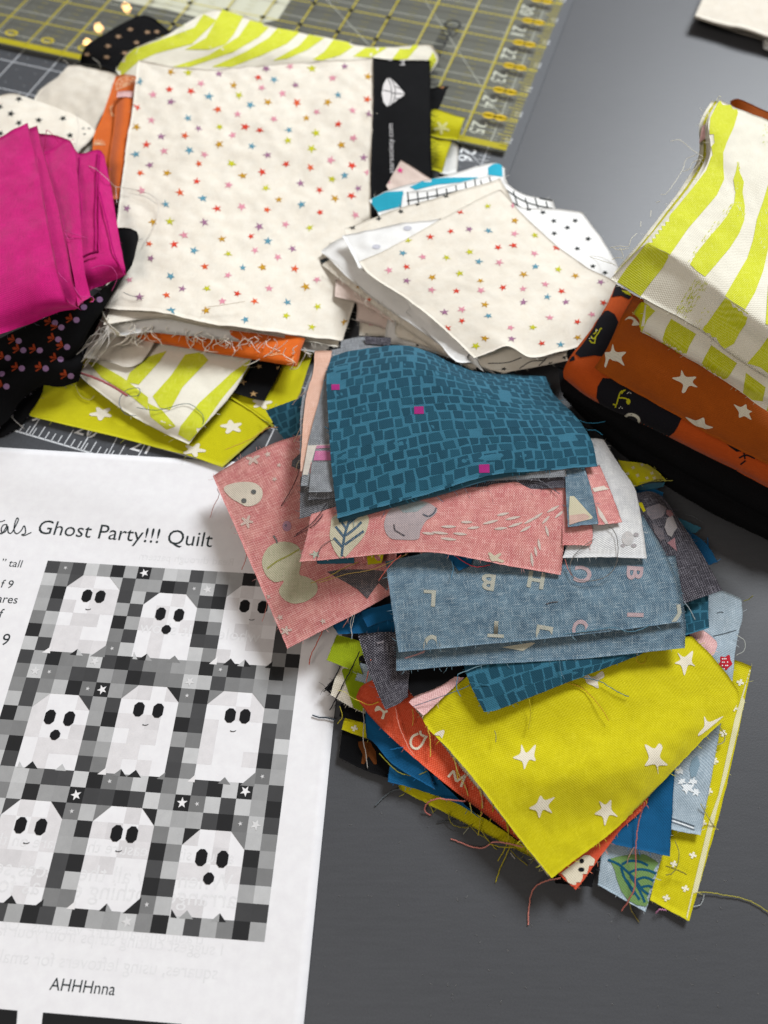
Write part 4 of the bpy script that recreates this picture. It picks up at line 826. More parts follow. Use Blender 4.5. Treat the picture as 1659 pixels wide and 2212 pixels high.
# layers showing at the near left side, lowest first
c = mid('fabric_scrap', [[(300, 560, 10), (700, 700, 10)], [(305, 870, 9), (500, 900, 9), (760, 960, 9)], [(302, 945, 8.5), (440, 952, 8.5), (600, 975, 8.5), (760, 1000, 8.5)]], f_cream, 'm7', 9, 'cream scrap lowest at the left of the middle pile')
p = Print(c, 'star_print'); p.star('m7', 360, 888, 14, SCOL['k']); p.star('m7', 340, 944, 10, K); p.star('m7', 410, 950, 9, K); p.done()
c = mid('fabric_scrap', [[(250, 560, 12.5), (700, 700, 12)], [(290, 800, 11.5), (480, 850, 11.5), (640, 930, 11)], [(286, 872, 11), (400, 900, 11), (520, 950, 10.5)]], f_blush, 'm7', 12, 'blush scrap second from the bottom of the middle pile')
c = mid('fabric_scrap', [[(190, 560, 15), (500, 640, 15)], [(180, 700, 14), (320, 780, 14), (480, 880, 13.5)], [(178, 748, 13.5), (300, 785, 13.5), (440, 850, 13)]], f_blush, 'm7', 14, 'blush scrap with a hot pink star low in the middle pile')
p = Print(c, 'star_print'); p.star('m7', 310, 788, 22, SCOL['k'], squash=.8); p.star('m7', 292, 815, 14, SCOL['o']); p.done()
c = mid('fabric_scrap', [[(500, 700, 13), (900, 850, 14)], [(440, 900, 11), (700, 980, 13), (900, 1060, 15)], [(436, 990, 10), (600, 1010, 12), (760, 1060, 14), (1000, 1140, 16)]], f_white, 'm7', 12, 'white scrap with dark stars at the near side of the middle pile')
p = Print(c, 'star_print'); p.star('m7', 600, 996, 12, K); p.star('m7', 800, 1075, 14, K); p.done()
c = mid('fabric_scrap', [[(560, 720, 16), (1000, 900, 18)], [(485, 905, 14.5), (700, 990, 17), (900, 1080, 19)], [(490, 955, 14), (660, 1010, 16), (850, 1090, 18.5)]], f_cream, 'm7', 15, 'cream linen scrap at the near left of the middle pile')
c = mid('fabric_scrap', [[(150, 470, 18), (500, 560, 18), (900, 800, 21)], [(100, 560, 16.5), (330, 740, 16.5), (600, 940, 18), (900, 1110, 21)], [(108, 585, 16), (340, 768, 16), (640, 985, 18), (880, 1120, 21)]], f_cream, 'm7', 17, 'cream star scrap with a dark corner in the middle pile')
p = Print(c, 'corner_print'); p.poly('m7', [(102, 562), (140, 548), (150, 560), (112, 584)], '#2d3538', 6); p.star('m7', 295, 700, 14, SCOL['g']); p.star('m7', 352, 765, 16, SCOL['o']); p.done()
c = mid('fabric_scrap', [[(230, 445, 20.5), (500, 520, 21), (900, 760, 23)], [(108, 515, 19), (280, 600, 19.5), (480, 770, 20), (780, 980, 22.5), (900, 1060, 24)], [(130, 540, 18.5), (300, 700, 18.5), (500, 850, 19.5), (760, 1020, 22), (940, 1130, 23.5)]], f_white, 'm7', 20, 'plain white scrap curling out at the left of the middle pile', amp=1.)
c = mid('fabric_scrap', [[(214, 438, 25), (460, 385, 26), (720, 350, 26)], [(250, 500, 24), (500, 500, 26), (760, 460, 26)], [(300, 600, 24), (560, 700, 26), (800, 700, 26)]], f_white, 'm7', 24, 'plain white scrap second from the top of the middle pile', amp=.9)
p = Print(c, 'faint_print')
for x, y in ((390, 495), (550, 400), (510, 345), (700, 290)): p.ell('m7', x, y, 22, 12, '#c9c9d2')
p.done()
c = mid('fabric_scrap', [[(500, 720, 23), (800, 820, 25), (1000, 880, 26)], [(560, 800, 21.5), (720, 960, 23), (850, 1060, 25)], [(540, 830, 21), (700, 980, 22.5), (800, 1080, 24), (880, 1085, 25)]], f_white, 'm7', 22, 'folded white scrap below the top star scrap of the middle pile', amp=.8)
c = mid('fabric_scrap', [[(800, 1000, 24), (1100, 960, 25), (1400, 900, 22)], [(880, 1085, 23), (1030, 1110, 22), (1360, 1050, 19)], [(1040, 1140, 21), (1180, 1110, 20), (1370, 1075, 18)]], f_cream, 'm7', 22, 'cream scrap with a star print under the near edge of the top star scrap')
p = Print(c, 'lattice_print')
for x, y in ((1040, 1118), (1280, 1090), (1350, 1060)): p.star('m7', x, y, 17, K, squash=.6)
for pts in ([(960, 1090), (1060, 1085), (1130, 1060)], [(1120, 1115), (1180, 1080), (1250, 1075)], [(1200, 1120), (1260, 1060)]): p.stroke('m7', pts, 4, K)
p.done()
c = mid('fabric_scrap', [[(300, 568, 27), (440, 510, 27.5), (720, 352, 28), (1010, 204, 28), (1030, 206, 28)], [(360, 640, 27), (700, 560, 28.5), (1000, 420, 29), (1200, 390, 28)], [(560, 770, 26.5), (900, 720, 29), (1200, 640, 29), (1450, 590, 26)], [(720, 900, 27), (1000, 900, 30), (1250, 850, 29), (1500, 760, 24), (1620, 690, 20)], [(890, 1062, 27), (980, 1030, 29), (1062, 1000, 31), (1170, 1055, 28), (1320, 1030, 25), (1440, 990, 21), (1545, 850, 17)]], f_cream, 'm7', 27,
        'cream scrap with small coloured stars on top of the middle pile', nu=56, nv=56, amp=.5)
p = Print(c, 'star_print')
S2 = "y957,288 r817,317 g1097,360 r665,445 r770,415 v865,405 b962,412 y550,462 p1095,428 y1198,436 r1012,498 r1090,488 r1310,498 b525,527 p627,547 y748,550 y866,522 b912,571 p1017,575 p1197,530 b1202,595 y1318,611 r543,597 p455,615 y815,630 v545,668 g675,652 g922,668 g1142,636 g1406,642 r475,721 p670,715 r798,720 p925,718 r1035,703 p1137,710 p1252,686 r1335,722 b580,795 b1262,750 v1140,778 v1357,776 v1535,674 v738,828 p827,815 g945,790 b962,848 r827,872 r752,911 p1275,856 r1415,877 p1075,907 y1187,906 v1080,964 g943,962 y898,1000 r1233,988 b1330,994 g1416,957 r1548,780 p1490,840 r1040,1032 p1090,285"
for t in S2.split():
    x, y = map(float, t[1:].split(',')); p.star('m7', x, y, rn.uniform(20.5, 25), SCOL[t[0]], inner=.4, squash=.74, jit=.2, rnd=rn)
p.done()
for k in range(26):
    x = rt_.uniform(150, 560); y = 560+(x-150)*.85+rt_.uniform(-20, 40); l = rt_.uniform(20, 80); a = rt_.uniform(0, 2.5)
    thread(c, 'm7', [(x, y, 20), (x+l*.5*math.cos(a), y+l*.4, 19), (x+l*.3, y+l, 16+rt_.uniform(-3, 1))], '#e3dcd0', .11)
for pts in ([(430, 960, 13), (455, 880, 17), (470, 870, 18)], [(180, 660, 17), (210, 650, 20), (215, 690, 17)], [(1480, 540, 20), (1530, 545, 21), (1580, 570, 24), (1610, 590, 28)]): thread(c, 'm7', pts, '#cdc6bb', .12)

# ------------------------------------------------------------------ right bundle
c = cloth('folded_fabric', [[(60, 700, 24), (500, 800, 24), (1100, 1000, 24), (2000, 1300, 24)], [(85, 870, 21), (500, 1110, 21), (1000, 1360, 21), (2000, 1830, 21)], [(98, 890, 16), (480, 1170, 16), (900, 1420, 16), (1200, 1590, 16), (2000, 2010, 16)], [(106, 895, 12), (480, 1175, 11.4), (900, 1425, 11.4), (1200, 1600, 11.4), (2000, 2020, 11.4)], [(100, 915, 10), (480, 1250, 9.4), (900, 1525, 9.4), (1200, 1715, 9.4), (2000, 2110, 9.4)], [(130, 940, 5), (480, 1300, 2), (880, 1590, 1.5), (1180, 1780, 1.5), (1659, 2010, 1.5), (2000, 2190, 1.5)], [(300, 900, .8), (900, 1200, .8), (2000, 1700, .8)]], f_black, 'm6', nu=40, nv=40, amp=.7, label='black cotton folded at the bottom of the right bundle, widened over its shadow', cat='fabric', group=GR)  # black cloth drawn wider at the near side to stand for the bundle's shadow
p = Print(c, 'tiny_print'); p.poly('m6', [(830, 1212), (870, 1222), (866, 1240), (850, 1232)], '#8d8a1a', 8); p.poly('m6', [(45, 880), (75, 880), (55, 910)], '#8d8a1a', 8); p.done()
# halloween print
c = cloth('folded_fabric', [[(500, 70, 36), (900, 300, 38), (2000, 900, 38)], [(420, 250, 36), (800, 480, 38), (2000, 1150, 38)], [(300, 430, 34), (700, 700, 36), (1200, 950, 36), (2000, 1350, 36)], [(142, 640, 31), (480, 830, 32), (1000, 1110, 32), (2000, 1600, 32)], [(100, 740, 26), (300, 900, 26), (900, 1190, 26), (2000, 1740, 26)], [(118, 822, 21), (350, 975, 21), (905, 1240, 21), (2000, 1800, 21)]], f_pump, 'm6', nu=50, nv=30, amp=.6, label='orange and black Halloween cat print cotton folded in the right bundle', cat='fabric', group=GR)
p = Print(c, 'cat_print', .3); BKP = '#17161c'
for pts in ([(500, 75), (560, 100), (625, 160), (600, 190), (540, 160), (470, 170)], [(395, 285), (440, 272), (490, 300), (520, 360), (500, 420), (440, 560), (420, 628), (340, 615), (230, 630), (190, 600), (270, 500), (335, 400)], [(402, 785), (480, 790), (700, 900), (1000, 1092), (975, 1150), (945, 1198), (890, 1235), (700, 1150), (500, 1050), (380, 975), (355, 930), (362, 850)],
            [(150, 628), (185, 618), (190, 650), (150, 662)], [(1330, 1268), (1400, 1300), (1470, 1340), (1420, 1345), (1370, 1310)]): p.poly('m6', pts, BKP, 4)
for pts in ([(1440, 1390), (1490, 1370), (1560, 1395)], [(1450, 1440), (1490, 1410)], [(1475, 1350), (1485, 1400)], [(1370, 1490), (1395, 1510), (1420, 1480)], [(1400, 1530), (1410, 1490)]): p.stroke('m6', pts, 12, BKP)
YC = '#b8b41e'
for pts in ([(382, 412), (372, 440), (350, 470), (338, 522)], [(352, 415), (350, 440), (330, 455)], [(312, 470), (330, 490), (350, 470)], [(300, 500), (318, 518), (345, 522)], [(385, 408), (395, 415)]): p.stroke('m6', pts, 9, YC, up=.1)
for pts in ([(575, 878), (540, 890), (520, 940), (505, 985), (482, 980)], [(525, 935), (560, 935), (590, 945), (610, 965)], [(505, 985), (500, 1005)], [(560, 880), (545, 905)]): p.stroke('m6', pts, 10, YC, up=.1)
p.ell('m6', 598, 962, 16, 22, YC, up=.1)
for x, y in ((350, 430), (360, 425), (300, 488), (312, 484), (600, 895), (615, 900), (540, 1000), (552, 1010), (590, 900), (530, 1010)): p.ell('m6', x, y, 4, 4, '#e8e6dc', n=6, up=.12)
p.stroke('m6', [(575, 1075), (600, 1058), (650, 1065), (680, 1095), (675, 1115), (640, 1105), (600, 1085)], 20, '#d9d6c6', up=.1, closed=True)
p.stroke('m6', [(462, 1045), (490, 1098), (560, 1085)], 9, '#a9a8a0', up=.1)
p.poly('m6', [(540, 120), (600, 130), (622, 165), (580, 150)], YC, 8, up=.1)
p.done()
# rust stars
c = cloth('folded_fabric', [[(640, 150, 50), (1200, 400, 52), (2000, 900, 52)], [(560, 290, 50), (900, 420, 52), (1300, 720, 52), (2000, 1120, 52)], [(510, 390, 48), (700, 520, 51), (1200, 800, 51), (2000, 1250, 51)], [(448, 530, 46), (700, 690, 47.5), (1200, 960, 47.5), (2000, 1400, 47.5)], [(395, 620, 42), (700, 830, 42), (1200, 1110, 42), (2000, 1520, 42)], [(335, 708, 37.5), (480, 800, 37), (700, 920, 37), (1000, 1092, 37), (1400, 1312, 37), (2000, 1620, 37)]], f_rust, 'm6', nu=50, nv=36, amp=.5,
          label='rust cotton with white stars folded in the right bundle', cat='fabric', group=GR)
p = Print(c, 'star_print')
for pts in ([(478, 527), (502, 585), (580, 587), (545, 630), (568, 690), (520, 660), (480, 650), (452, 640), (428, 700), (415, 690), (425, 640), (420, 590), (462, 582)], [(1000, 725), (1035, 775), (1112, 775), (1085, 815), (1122, 855), (1060, 845), (1028, 893), (1003, 890), (1010, 830), (930, 785), (990, 772)],
            [(1398, 985), (1450, 1005), (1492, 985), (1500, 1020), (1538, 1040), (1515, 1055), (1532, 1102), (1480, 1075), (1440, 1085), (1435, 1040)], [(1032, 1078), (1110, 1105), (1170, 1085), (1185, 1135), (1243, 1158), (1190, 1170), (1160, 1160), (1100, 1140)], [(570, 345), (600, 318), (640, 330), (680, 380), (625, 385), (635, 350), (600, 335)]): p.poly('m6', pts, '#ddd6c4', 7, smooth=True)
p.done()
cloth('fabric_corner', [[(1372, 108, 57), (1420, 84, 58), (1560, 140, 58), (1760, 230, 58)], [(1370, 130, 55), (1560, 260, 55), (1760, 330, 55)]], f_rust, 'm5', nu=14, nv=8, amp=.3, parent=c.o)
# striped lower fold
def stripes(c, reg, polys, col=LIME, h=7.): 
    p = Print(c, 'stripe_print')
    for pts in polys: p.poly(reg, pts, col, h)
    p.done(BPRINT)
c = cloth('folded_fabric', [[(700, 140, 62), (1200, 420, 62), (2000, 900, 62)], [(720, 215, 61), (900, 310, 61), (1400, 620, 61), (2000, 1000, 61)], [(705, 330, 58.5), (900, 440, 58.5), (1400, 760, 58.5), (2000, 1130, 58.5)], [(690, 400, 55), (850, 500, 55), (1350, 790, 55), (2000, 1210, 55)], [(690, 434, 52.5), (850, 514, 52.5), (1030, 624, 52.5), (1330, 808, 52.5), (1660, 1044, 52.5), (2000, 1270, 52.5)]], f_stripe, 'm6', nu=50, nv=24, amp=.5, label='lime and white striped cotton folded second from top of the right bundle', cat='fabric', group=GR, fray='#e1e3bd', frayn=2)
stripes(c, 'm6', ([(700, 180), (720, 215), (800, 275), (740, 340), (700, 436), (680, 430), (690, 330)], [(922, 335), (1112, 450), (1060, 540), (1030, 625), (850, 512), (880, 410)], [(1228, 535), (1422, 672), (1370, 760), (1330, 808), (1145, 695), (1180, 620)], [(1490, 745), (1640, 855), (1620, 960), (1540, 950), (1470, 895)], [(1700, 860), (1900, 1000), (1830, 1150), (1650, 1030)]), '#c9cc10')
cloth('folded_layer', [[(640, 285, 60), (700, 205, 61), (760, 240, 61)], [(648, 305, 58), (700, 330, 58), (800, 390, 58)], [(690, 345, 55), (682, 400, 54), (760, 460, 54)]], f_chart, 'm6', nu=10, nv=8, amp=.4, parent=c.o, fray='#d9d98a', frayn=4)
# striped top
rows = [[(1292, 88, 77), (1440, 160, 78), (1660, 250, 78), (2000, 390, 78)], [(1205, 262, 77), (1440, 360, 78), (2000, 600, 78)], [(1222, 500, 76), (1440, 620, 78), (2000, 860, 78)], [(1130, 690, 75.5), (1400, 830, 77), (2000, 1180, 77)], [(930, 950, 75), (1250, 1120, 76), (2000, 1560, 76)], [(735, 1185, 74.5), (915, 1272, 75), (1180, 1440, 75.5), (1330, 1590, 76), (1510, 1715, 76), (2000, 2020, 76)], [(660, 1250, 72), (880, 1340, 72), (1250, 1600, 73), (1480, 1790, 73), (2000, 2120, 73)], [(560, 1350, 68), (800, 1480, 68), (1150, 1690, 68), (1400, 1850, 68), (2000, 2230, 68)], [(458, 1452, 64), (700, 1598, 64), (1000, 1757, 64), (1200, 1880, 64), (1330, 1990, 64), (2000, 2430, 64)]]
c = cloth('folded_fabric', rows, f_stripe, 'm5', nu=60, nv=70, amp=.55, label='yellow and white brush striped cotton on top of the right bundle', cat='fabric', group=GR, fray='#eeeada', frayn=5, fraylen=1.6)
top = c; p = Print(c, 'stripe_print')
for pts in ([(1292, 88), (1440, 160), (1400, 300), (1345, 420), (1318, 500), (1320, 620), (1325, 700), (1270, 820), (1150, 960), (1050, 1075), (985, 1170), (915, 1272), (735, 1185), (830, 1060), (960, 920), (1090, 760), (1190, 630), (1226, 530), (1222, 490), (1204, 400), (1200, 320), (1205, 262)], [(735, 1187), (912, 1274), (860, 1370), (770, 1480), (690, 1588), (512, 1480), (580, 1380), (660, 1280)],
            [(1428, 570), (1440, 640), (1475, 720), (1465, 800), (1482, 900), (1478, 1010), (1440, 1110), (1370, 1220), (1260, 1350), (1180, 1442), (1120, 1400), (1065, 1345), (1130, 1240), (1220, 1130), (1290, 1050), (1360, 960), (1400, 880), (1410, 800), (1395, 700), (1415, 640)],
            [(1659, 740), (1760, 820), (1659, 1230), (1620, 1400), (1560, 1560), (1485, 1690), (1400, 1640), (1332, 1588), (1400, 1470), (1500, 1300), (1545, 1160), (1575, 1000), (1620, 870)], [(1335, 1600), (1420, 1660), (1510, 1722), (1490, 1800), (1440, 1870), (1400, 1950), (1330, 1990), (1230, 1930), (1140, 1868), (1200, 1790), (1270, 1690)], [(1600, 1985), (1660, 1900), (1760, 1980), (1800, 2180), (1700, 2210), (1600, 2130), (1500, 2100)], [(1659, 1500), (1900, 1300), (2000, 1500), (1760, 1850), (1640, 1800)]): p.poly('m5', pts, LIME, 9)
rb = random.Random(8)
def brush(reg, a, b, wdt, n, col, ln):
    for k in range(n):
        t = rb.random(); s_ = rb.uniform(-.5, .5)*wdt; dx, dy = b[0]-a[0], b[1]-a[1]; L = math.hypot(dx, dy); nx, ny = -dy/L, dx/L
        x, y = a[0]+dx*t+nx*s_, a[1]+dy*t+ny*s_; l = rb.uniform(.4, 1.)*ln; w2 = rb.uniform(2, 7)
        p.poly(reg, [(x-nx*w2*.4, y-ny*w2*.4), (x+dx/L*l*.5-nx*w2*.5, y+dy/L*l*.5-ny*w2*.5), (x+dx/L*l, y+dy/L*l), (x+dx/L*l*.5+nx*w2*.5, y+dy/L*l*.5+ny*w2*.5)], col, 20)
brush('m5', (1170, 1460), (1000, 1720), 110, 150, '#cbd22e', 34); brush('m5', (1430, 560), (1432, 690), 26, 26, LIME, 18); brush('m5', (1400, 880), (1060, 1330), 60, 60, LIME, 36); brush('m5', (1480, 930), (1250, 1340), 40, 40, LIME, 30)
brush('m5', (1420, 720), (1440, 1000), 60, 40, '#e3e3b8', 26); brush('m5', (1659, 260), (1640, 450), 60, 26, '#d6db8a', 20); brush('m5', (1250, 1690), (1150, 1850), 150, 40, LIME, 24); brush('m5', (1640, 880), (1600, 1250), 60, 50, '#e0e2a8', 30)
brush('m5', (1290, 1060), (1190, 1200), 90, 22, LIME, 16)
p.done(BPRINT)
for k, (dx, dz, m_) in enumerate(((-14, -2.6, f_stripe), (-34, -5.2, f_chart), (-60, -8, f_stripe))):
    rr = [[(1290+dx, 100, 76+dz), (1400, 170, 76+dz)], [(1200+dx, 270, 76+dz), (1400, 360, 76+dz)], [(1205+dx*1.2, 520, 75+dz), (1400, 620, 75+dz)], [(1100+dx*1.2, 720, 74+dz), (1300, 830, 74+dz)], [(900+dx, 975, 73.5+dz), (1200, 1120, 73.5+dz)], [(700+dx*.8, 1215, 73+dz), (1000, 1350, 73+dz)], [(520+dx*.6, 1410, 68+dz), (800, 1560, 68+dz)]]
    cloth('folded_layer', rr, m_, 'm5', nu=10, nv=40, amp=.8, parent=c.o, fray='#eceadb', frayn=5, fraylen=1.8)
cloth('pink_layer', [[(1158, 300, 71), (1200, 255, 72)], [(1135, 420, 70), (1190, 380, 72)]], f_pinkl, 'm5', nu=6, nv=6, amp=.2, parent=c.o)
for pts in ([(1170, 530, 73), (1090, 480, 72), (1030, 430, 72), (980, 398, 72), (915, 410, 71)], [(1170, 540, 73), (1090, 570, 71), (1060, 620, 70), (1010, 640, 69)], [(1120, 510, 72), (1040, 545, 70), (1012, 620, 69), (950, 720, 68), (880, 810, 67), (840, 815, 66)], [(840, 865, 68), (805, 875, 67)], [(600, 1212, 70), (520, 1208, 69), (455, 1218, 67)], [(600, 1225, 70), (520, 1235, 68), (470, 1215, 66)], [(560, 1290, 68), (545, 1245, 69), (530, 1225, 70), (560, 1235, 69)], [(500, 1350, 66), (400, 1320, 64), (300, 1285, 62)], [(470, 1312, 66), (510, 1295, 68), (560, 1300, 69)], [(1282, 110, 77), (1275, 85, 80), (1290, 66, 81), (1300, 72, 80)], [(1245, 170, 77), (1238, 122, 77)], [(1150, 560, 72), (1100, 620, 71), (1050, 690, 70)], [(765, 985, 71), (770, 935, 71)], [(690, 1060, 72), (692, 1020, 72)], [(660, 1110, 72), (620, 1150, 72), (600, 1210, 71)], [(1212, 235, 77), (1200, 185, 77)]): thread(c, 'm5', pts, '#dedac8', .12)
# ------------------------------------------------------------------ the fanned front pile, lowest scraps first
def fan(rows, mat, reg, z, label, **kw):
    kw.setdefault('nu', 26); kw.setdefault('nv', 22); kw.setdefault('amp', .35); kw.setdefault('frayn', 4.5); kw.setdefault('fraylen', 1.2)
    return cloth('fabric_scrap', rows, mat, reg, z, label=label, group=GF, **kw)
fan(quad((1380, 900), (1500, 700), (1366, 1318), (1235, 1246)), f_gray, '6', 1.2, 'slate grey scrap lowest at the near right corner of the front pile', fray='#55606c')
c = fan([[(1400, 350, 3.4), (1555, 393, 3.4), (1602, 412, 3)], [(1340, 800, 3), (1470, 840, 3), (1506, 860, 2.6)], [(1240, 1240, 2.4), (1310, 1278, 2.4), (1380, 1316, 2.2)]], f_yell, '6', 3, 'yellow scrap with small white crosses at the right edge of the front pile', nv=40, fray='#d8d27a')
p = Print(c, 'cross_print')
def cross(p, reg, x, y, r, col='#ece6cf', rot=.3):
    for k in (0, 1): a = rot+k*1.571; p.stroke(reg, [(x-r*math.cos(a), y-r*.9*math.sin(a)), (x+r*math.cos(a), y+r*.9*math.sin(a))], r*.62, col, up=.02*k)
for x, y in ((1470, 748), (1450, 855), (1392, 1082), (1325, 1113), (1365, 1200), (1298, 1233), (1428, 968), (1540, 560), (1560, 470), (1500, 650)): cross(p, '6', x, y, 13)
p.poly('6', [(1598, 410), (1606, 416), (1570, 560), (1512, 800), (1480, 910), (1384, 1318), (1366, 1310), (1450, 960), (1482, 870), (1540, 600)], '#d9d3a6', 8)
p.done()
# left edge bits
fan(quad((330, 790), (700, 700), (900, 1130), (355, 850)), f_yell, '6', 1.6, 'dull yellow scrap with a frayed edge at the near left of the front pile', fray='#a69d3a', frayn=5, fraylen=1.4)
c = fan([[(150, 640), (420, 600)], [(138, 735), (230, 780), (312, 808)]], f_black, '6', 2.4, 'black scrap with a brown star at the left foot of the front pile', fray='#2a2526', frayn=8)
p = Print(c, 'star_print'); p.poly('a', [(505, 1430), (560, 1425), (640, 1430), (660, 1475), (700, 1540), (712, 1680), (680, 1680), (620, 1590), (570, 1680), (538, 1670), (555, 1570), (510, 1480)], '#5e3210', 9); p.done()
c = fan([[(470, 700), (900, 700)], [(430, 830), (700, 980), (940, 1165)]], f_black, '6', 3.0, 'black scrap under the coral letter scrap', fray='#3a3630', frayn=7)
fan([[(560, 740, 5), (800, 780, 5)], [(585, 845, 4.4), (760, 985, 4.4), (925, 1155, 4.4)], [(600, 862, 4.2), (770, 1005, 4.2), (915, 1160, 4.2)]], f_linen, '6', 4.4, 'thin cream edge of a scrap between black and coral scraps', nv=8)
fan(quad((880, 1080), (1080, 960), (1035, 1195), (905, 1180)), f_black, '6', 5.0, 'black scrap corner beside the leaf scrap at the near edge', fray='#3c3c40', frayn=8)
c = fan([[(1075, 1000, 4.6), (1310, 1000, 4.6)], [(1066, 1100, 4.4), (1270, 1130, 4.4)], [(1056, 1186, 3.6), (1140, 1235, 3.6), (1226, 1283, 3.4)]], f_sky, '6', 4.4, 'pale grey scrap with a green leaf print at the near edge', fray='#c2ccd2')
p = Print(c, 'leaf_print'); GN, BV = '#6f8f55', '#12506b'
p.poly('d', [(450, 1020), (520, 1000), (620, 985), (720, 985), (800, 1030), (850, 1080), (840, 1150), (800, 1230), (770, 1320), (730, 1380), (660, 1370), (590, 1330), (540, 1260), (510, 1180), (490, 1100)], GN, 10)
for pts in ([(440, 1025), (520, 1060), (580, 1110), (640, 1170), (700, 1250), (760, 1300)], [(545, 1060), (600, 1035), (680, 1040), (745, 1070)], [(600, 1125), (660, 1100), (740, 1105), (830, 1140)], [(650, 1180), (720, 1160), (810, 1195)], [(690, 1235), (750, 1225), (800, 1245)], [(540, 1085), (560, 1150), (600, 1220), (640, 1290)], [(610, 1150), (660, 1220), (700, 1300), (720, 1350)], [(580, 1180), (640, 1270), (680, 1330)]): p.stroke('d', pts, 19, BV, up=.05)
p.done()
c = fan([[(1225, 740, 6.4), (1400, 660, 6.4), (1496, 600, 6)], [(1260, 880, 6), (1450, 850, 5.6)], [(1286, 982, 5.6), (1350, 998, 5.4), (1420, 1010, 5)]], f_sky, '6', 5.8, 'pale blue grey scrap with white flower print on the right of the yellow star scrap', fray='#cfd8de')
p = Print(c, 'flower_print')
for x, y, r in ((1040, 480, 55), (1090, 430, 40), (1000, 430, 36), (1110, 510, 36), (980, 350, 44)): p.star('d', x, y, r, '#e3e8ea', arms=6, inner=.55, jit=.3, h=8)
p.poly('d', [(1060, 330), (1080, 260), (1120, 230), (1140, 300), (1110, 390), (1070, 400)], '#7f97a5', 9)
for k in (0, 1): p.stroke('d', [(908, 705+k*26), (1000, 735+k*28), (1100, 770+k*28)], 7, '#4a5560' if k == 0 else '#6a7884')
p.stroke('d', [(912, 722), (1000, 752), (1095, 786)], 10, '#e9edef'); p.done()
fan(quad((1140, 830), (1327, 785), (1312, 1086), (1105, 1043)), f_blue, '6', 7.2, 'royal blue scrap between the yellow star scrap and the leaf scrap', fray='#1f6fa8', amp=.7)
# far right scraps
c = fan([[(1150, 1080), (1330, 1066), (1488, 1130)], [(1150, 1300), (1330, 1350), (1490, 1290)], [(1120, 1500), (1300, 1600), (1445, 1500)], [(1200, 1700), (1300, 1760), (1405, 1830)]], f_sky, 'b', 8.5, 'pale blue grey scrap with a red flower at the right of the front pile', fray='#c6d0d5', amp=.8, sharp=True)
p = Print(c, 'flower_print')
p.star('b', 1350, 1660, 62, '#b3202e', arms=5, inner=.7, squash=1.1, h=8, fat=True)
for k in range(10): p.ell('b', 1325+14*(k % 4), 1630+28*(k//3), 6, 6, '#e8e2de', n=6, up=.1)
p.stroke('b', [(1280, 1250), (1310, 1240), (1335, 1245)], 5, '#3f4a52'); p.stroke('b', [(1250, 1440), (1340, 1420), (1440, 1390)], 7, '#4a545c')
p.done()
fan([[(1040, 1400), (1170, 1395)], [(1140, 1560), (1285, 1490)], [(1200, 1620), (1260, 1590)]], f_pinkl, 'b', 11, 'pale pink scrap between the blue letter scrap and the grey flower scrap', fray='#e8b9b4')
fan(quad((960, 460, ), (1150, 545), (1100, 590), (940, 560)), f_teal, 'b', 6, 'teal scrap tip poking out at the right beside the black cotton')
fan([[(950, 480), (1040, 560)], [(1100, 760), (1180, 660)], [(1210, 855), (1288, 825)]], f_blue, 'b', 7.5, 'royal blue scrap edge right of the charcoal scrap', fray='#2f7db4')
c = fan([[(820, 1120), (1000, 1110), (1210, 1100)], [(900, 1300), (1210, 1290)], [(930, 1450), (1010, 1435), (1215, 1372)]], f_teal, 'b', 14, 'dark teal tile print scrap under the charcoal scrap at right')
mosaic(c, .38, .36, seed=3)
fan([[(590, 190), (720, 205), (840, 250)], [(600, 240), (720, 250), (830, 290)], [(700, 400), (900, 420)]], f_blue, 'b', 10, 'royal blue scrap tip under the lime scrap with tiny dashes', fray='#2f7db4', amp=.7)
c = fan([[(460, -20, 17), (600, 0, 16), (700, 20, 14)], [(500, 60, 18), (700, 60, 16.5), (800, 90, 13)], [(590, 205, 16), (700, 165, 17), (800, 140, 15), (862, 158, 11)]], f_chart, 'b', 15, 'lime scrap with tiny white dashes curling up at the far right', fray='#c9c762')
p = Print(c, 'dash_print')
for x, y in ((585, 45), (622, 108), (740, 90), (660, 20), (540, 95), (700, 130), (760, 130)): cross(p, 'b', x, y, 15, '#e9e6c8')
p.done(LPRINT)
cloth('folded_under', [[(590, 200, 14), (720, 170, 15), (850, 165, 11)], [(640, 230, 11), (740, 220, 11), (835, 200, 9)]], f_teal, 'b', nu=10, nv=5, amp=.3, parent=c.o)
c = fan([[(600, 260, 19), (730, 240, 17), (830, 280, 14)], [(700, 560, 21), (860, 500, 19), (1010, 540, 15)], [(880, 900, 21), (1020, 880, 20), (1200, 830, 17)], [(985, 1175, 19), (1150, 1120, 18), (1326, 1058, 15)]], f_char, 'b', 18, 'charcoal linen scrap with pink bunting print at the right', fray='#4a4650', nu=30, nv=40)
p = Print(c, 'bunting_print')
for pts, col in (([(860, 395), (900, 400), (920, 440), (890, 455), (860, 430)], '#9c6c72'), ([(862, 470), (905, 430), (952, 540), (925, 575), (905, 620), (870, 600), (845, 540)], '#a5a2a3'), ([(868, 668), (930, 622), (936, 680), (948, 738)], '#a3737a'), ([(690, 380), (800, 340), (860, 380), (830, 450), (740, 480), (700, 430)], '#716f76'), ([(740, 500), (830, 560), (850, 640), (810, 650), (760, 580)], '#5f5f68'), ([(1205, 860), (1225, 855), (1240, 890), (1220, 890)], '#c88a86')): p.poly('b', pts, col, 9)
p.done(LPRINT)
fan(quad((600, 330), (660, 330), (690, 400), (640, 430)), f_yell, 'b', 20, 'yellow scrap tip between the pale grey and charcoal scraps', nu=8, nv=8)
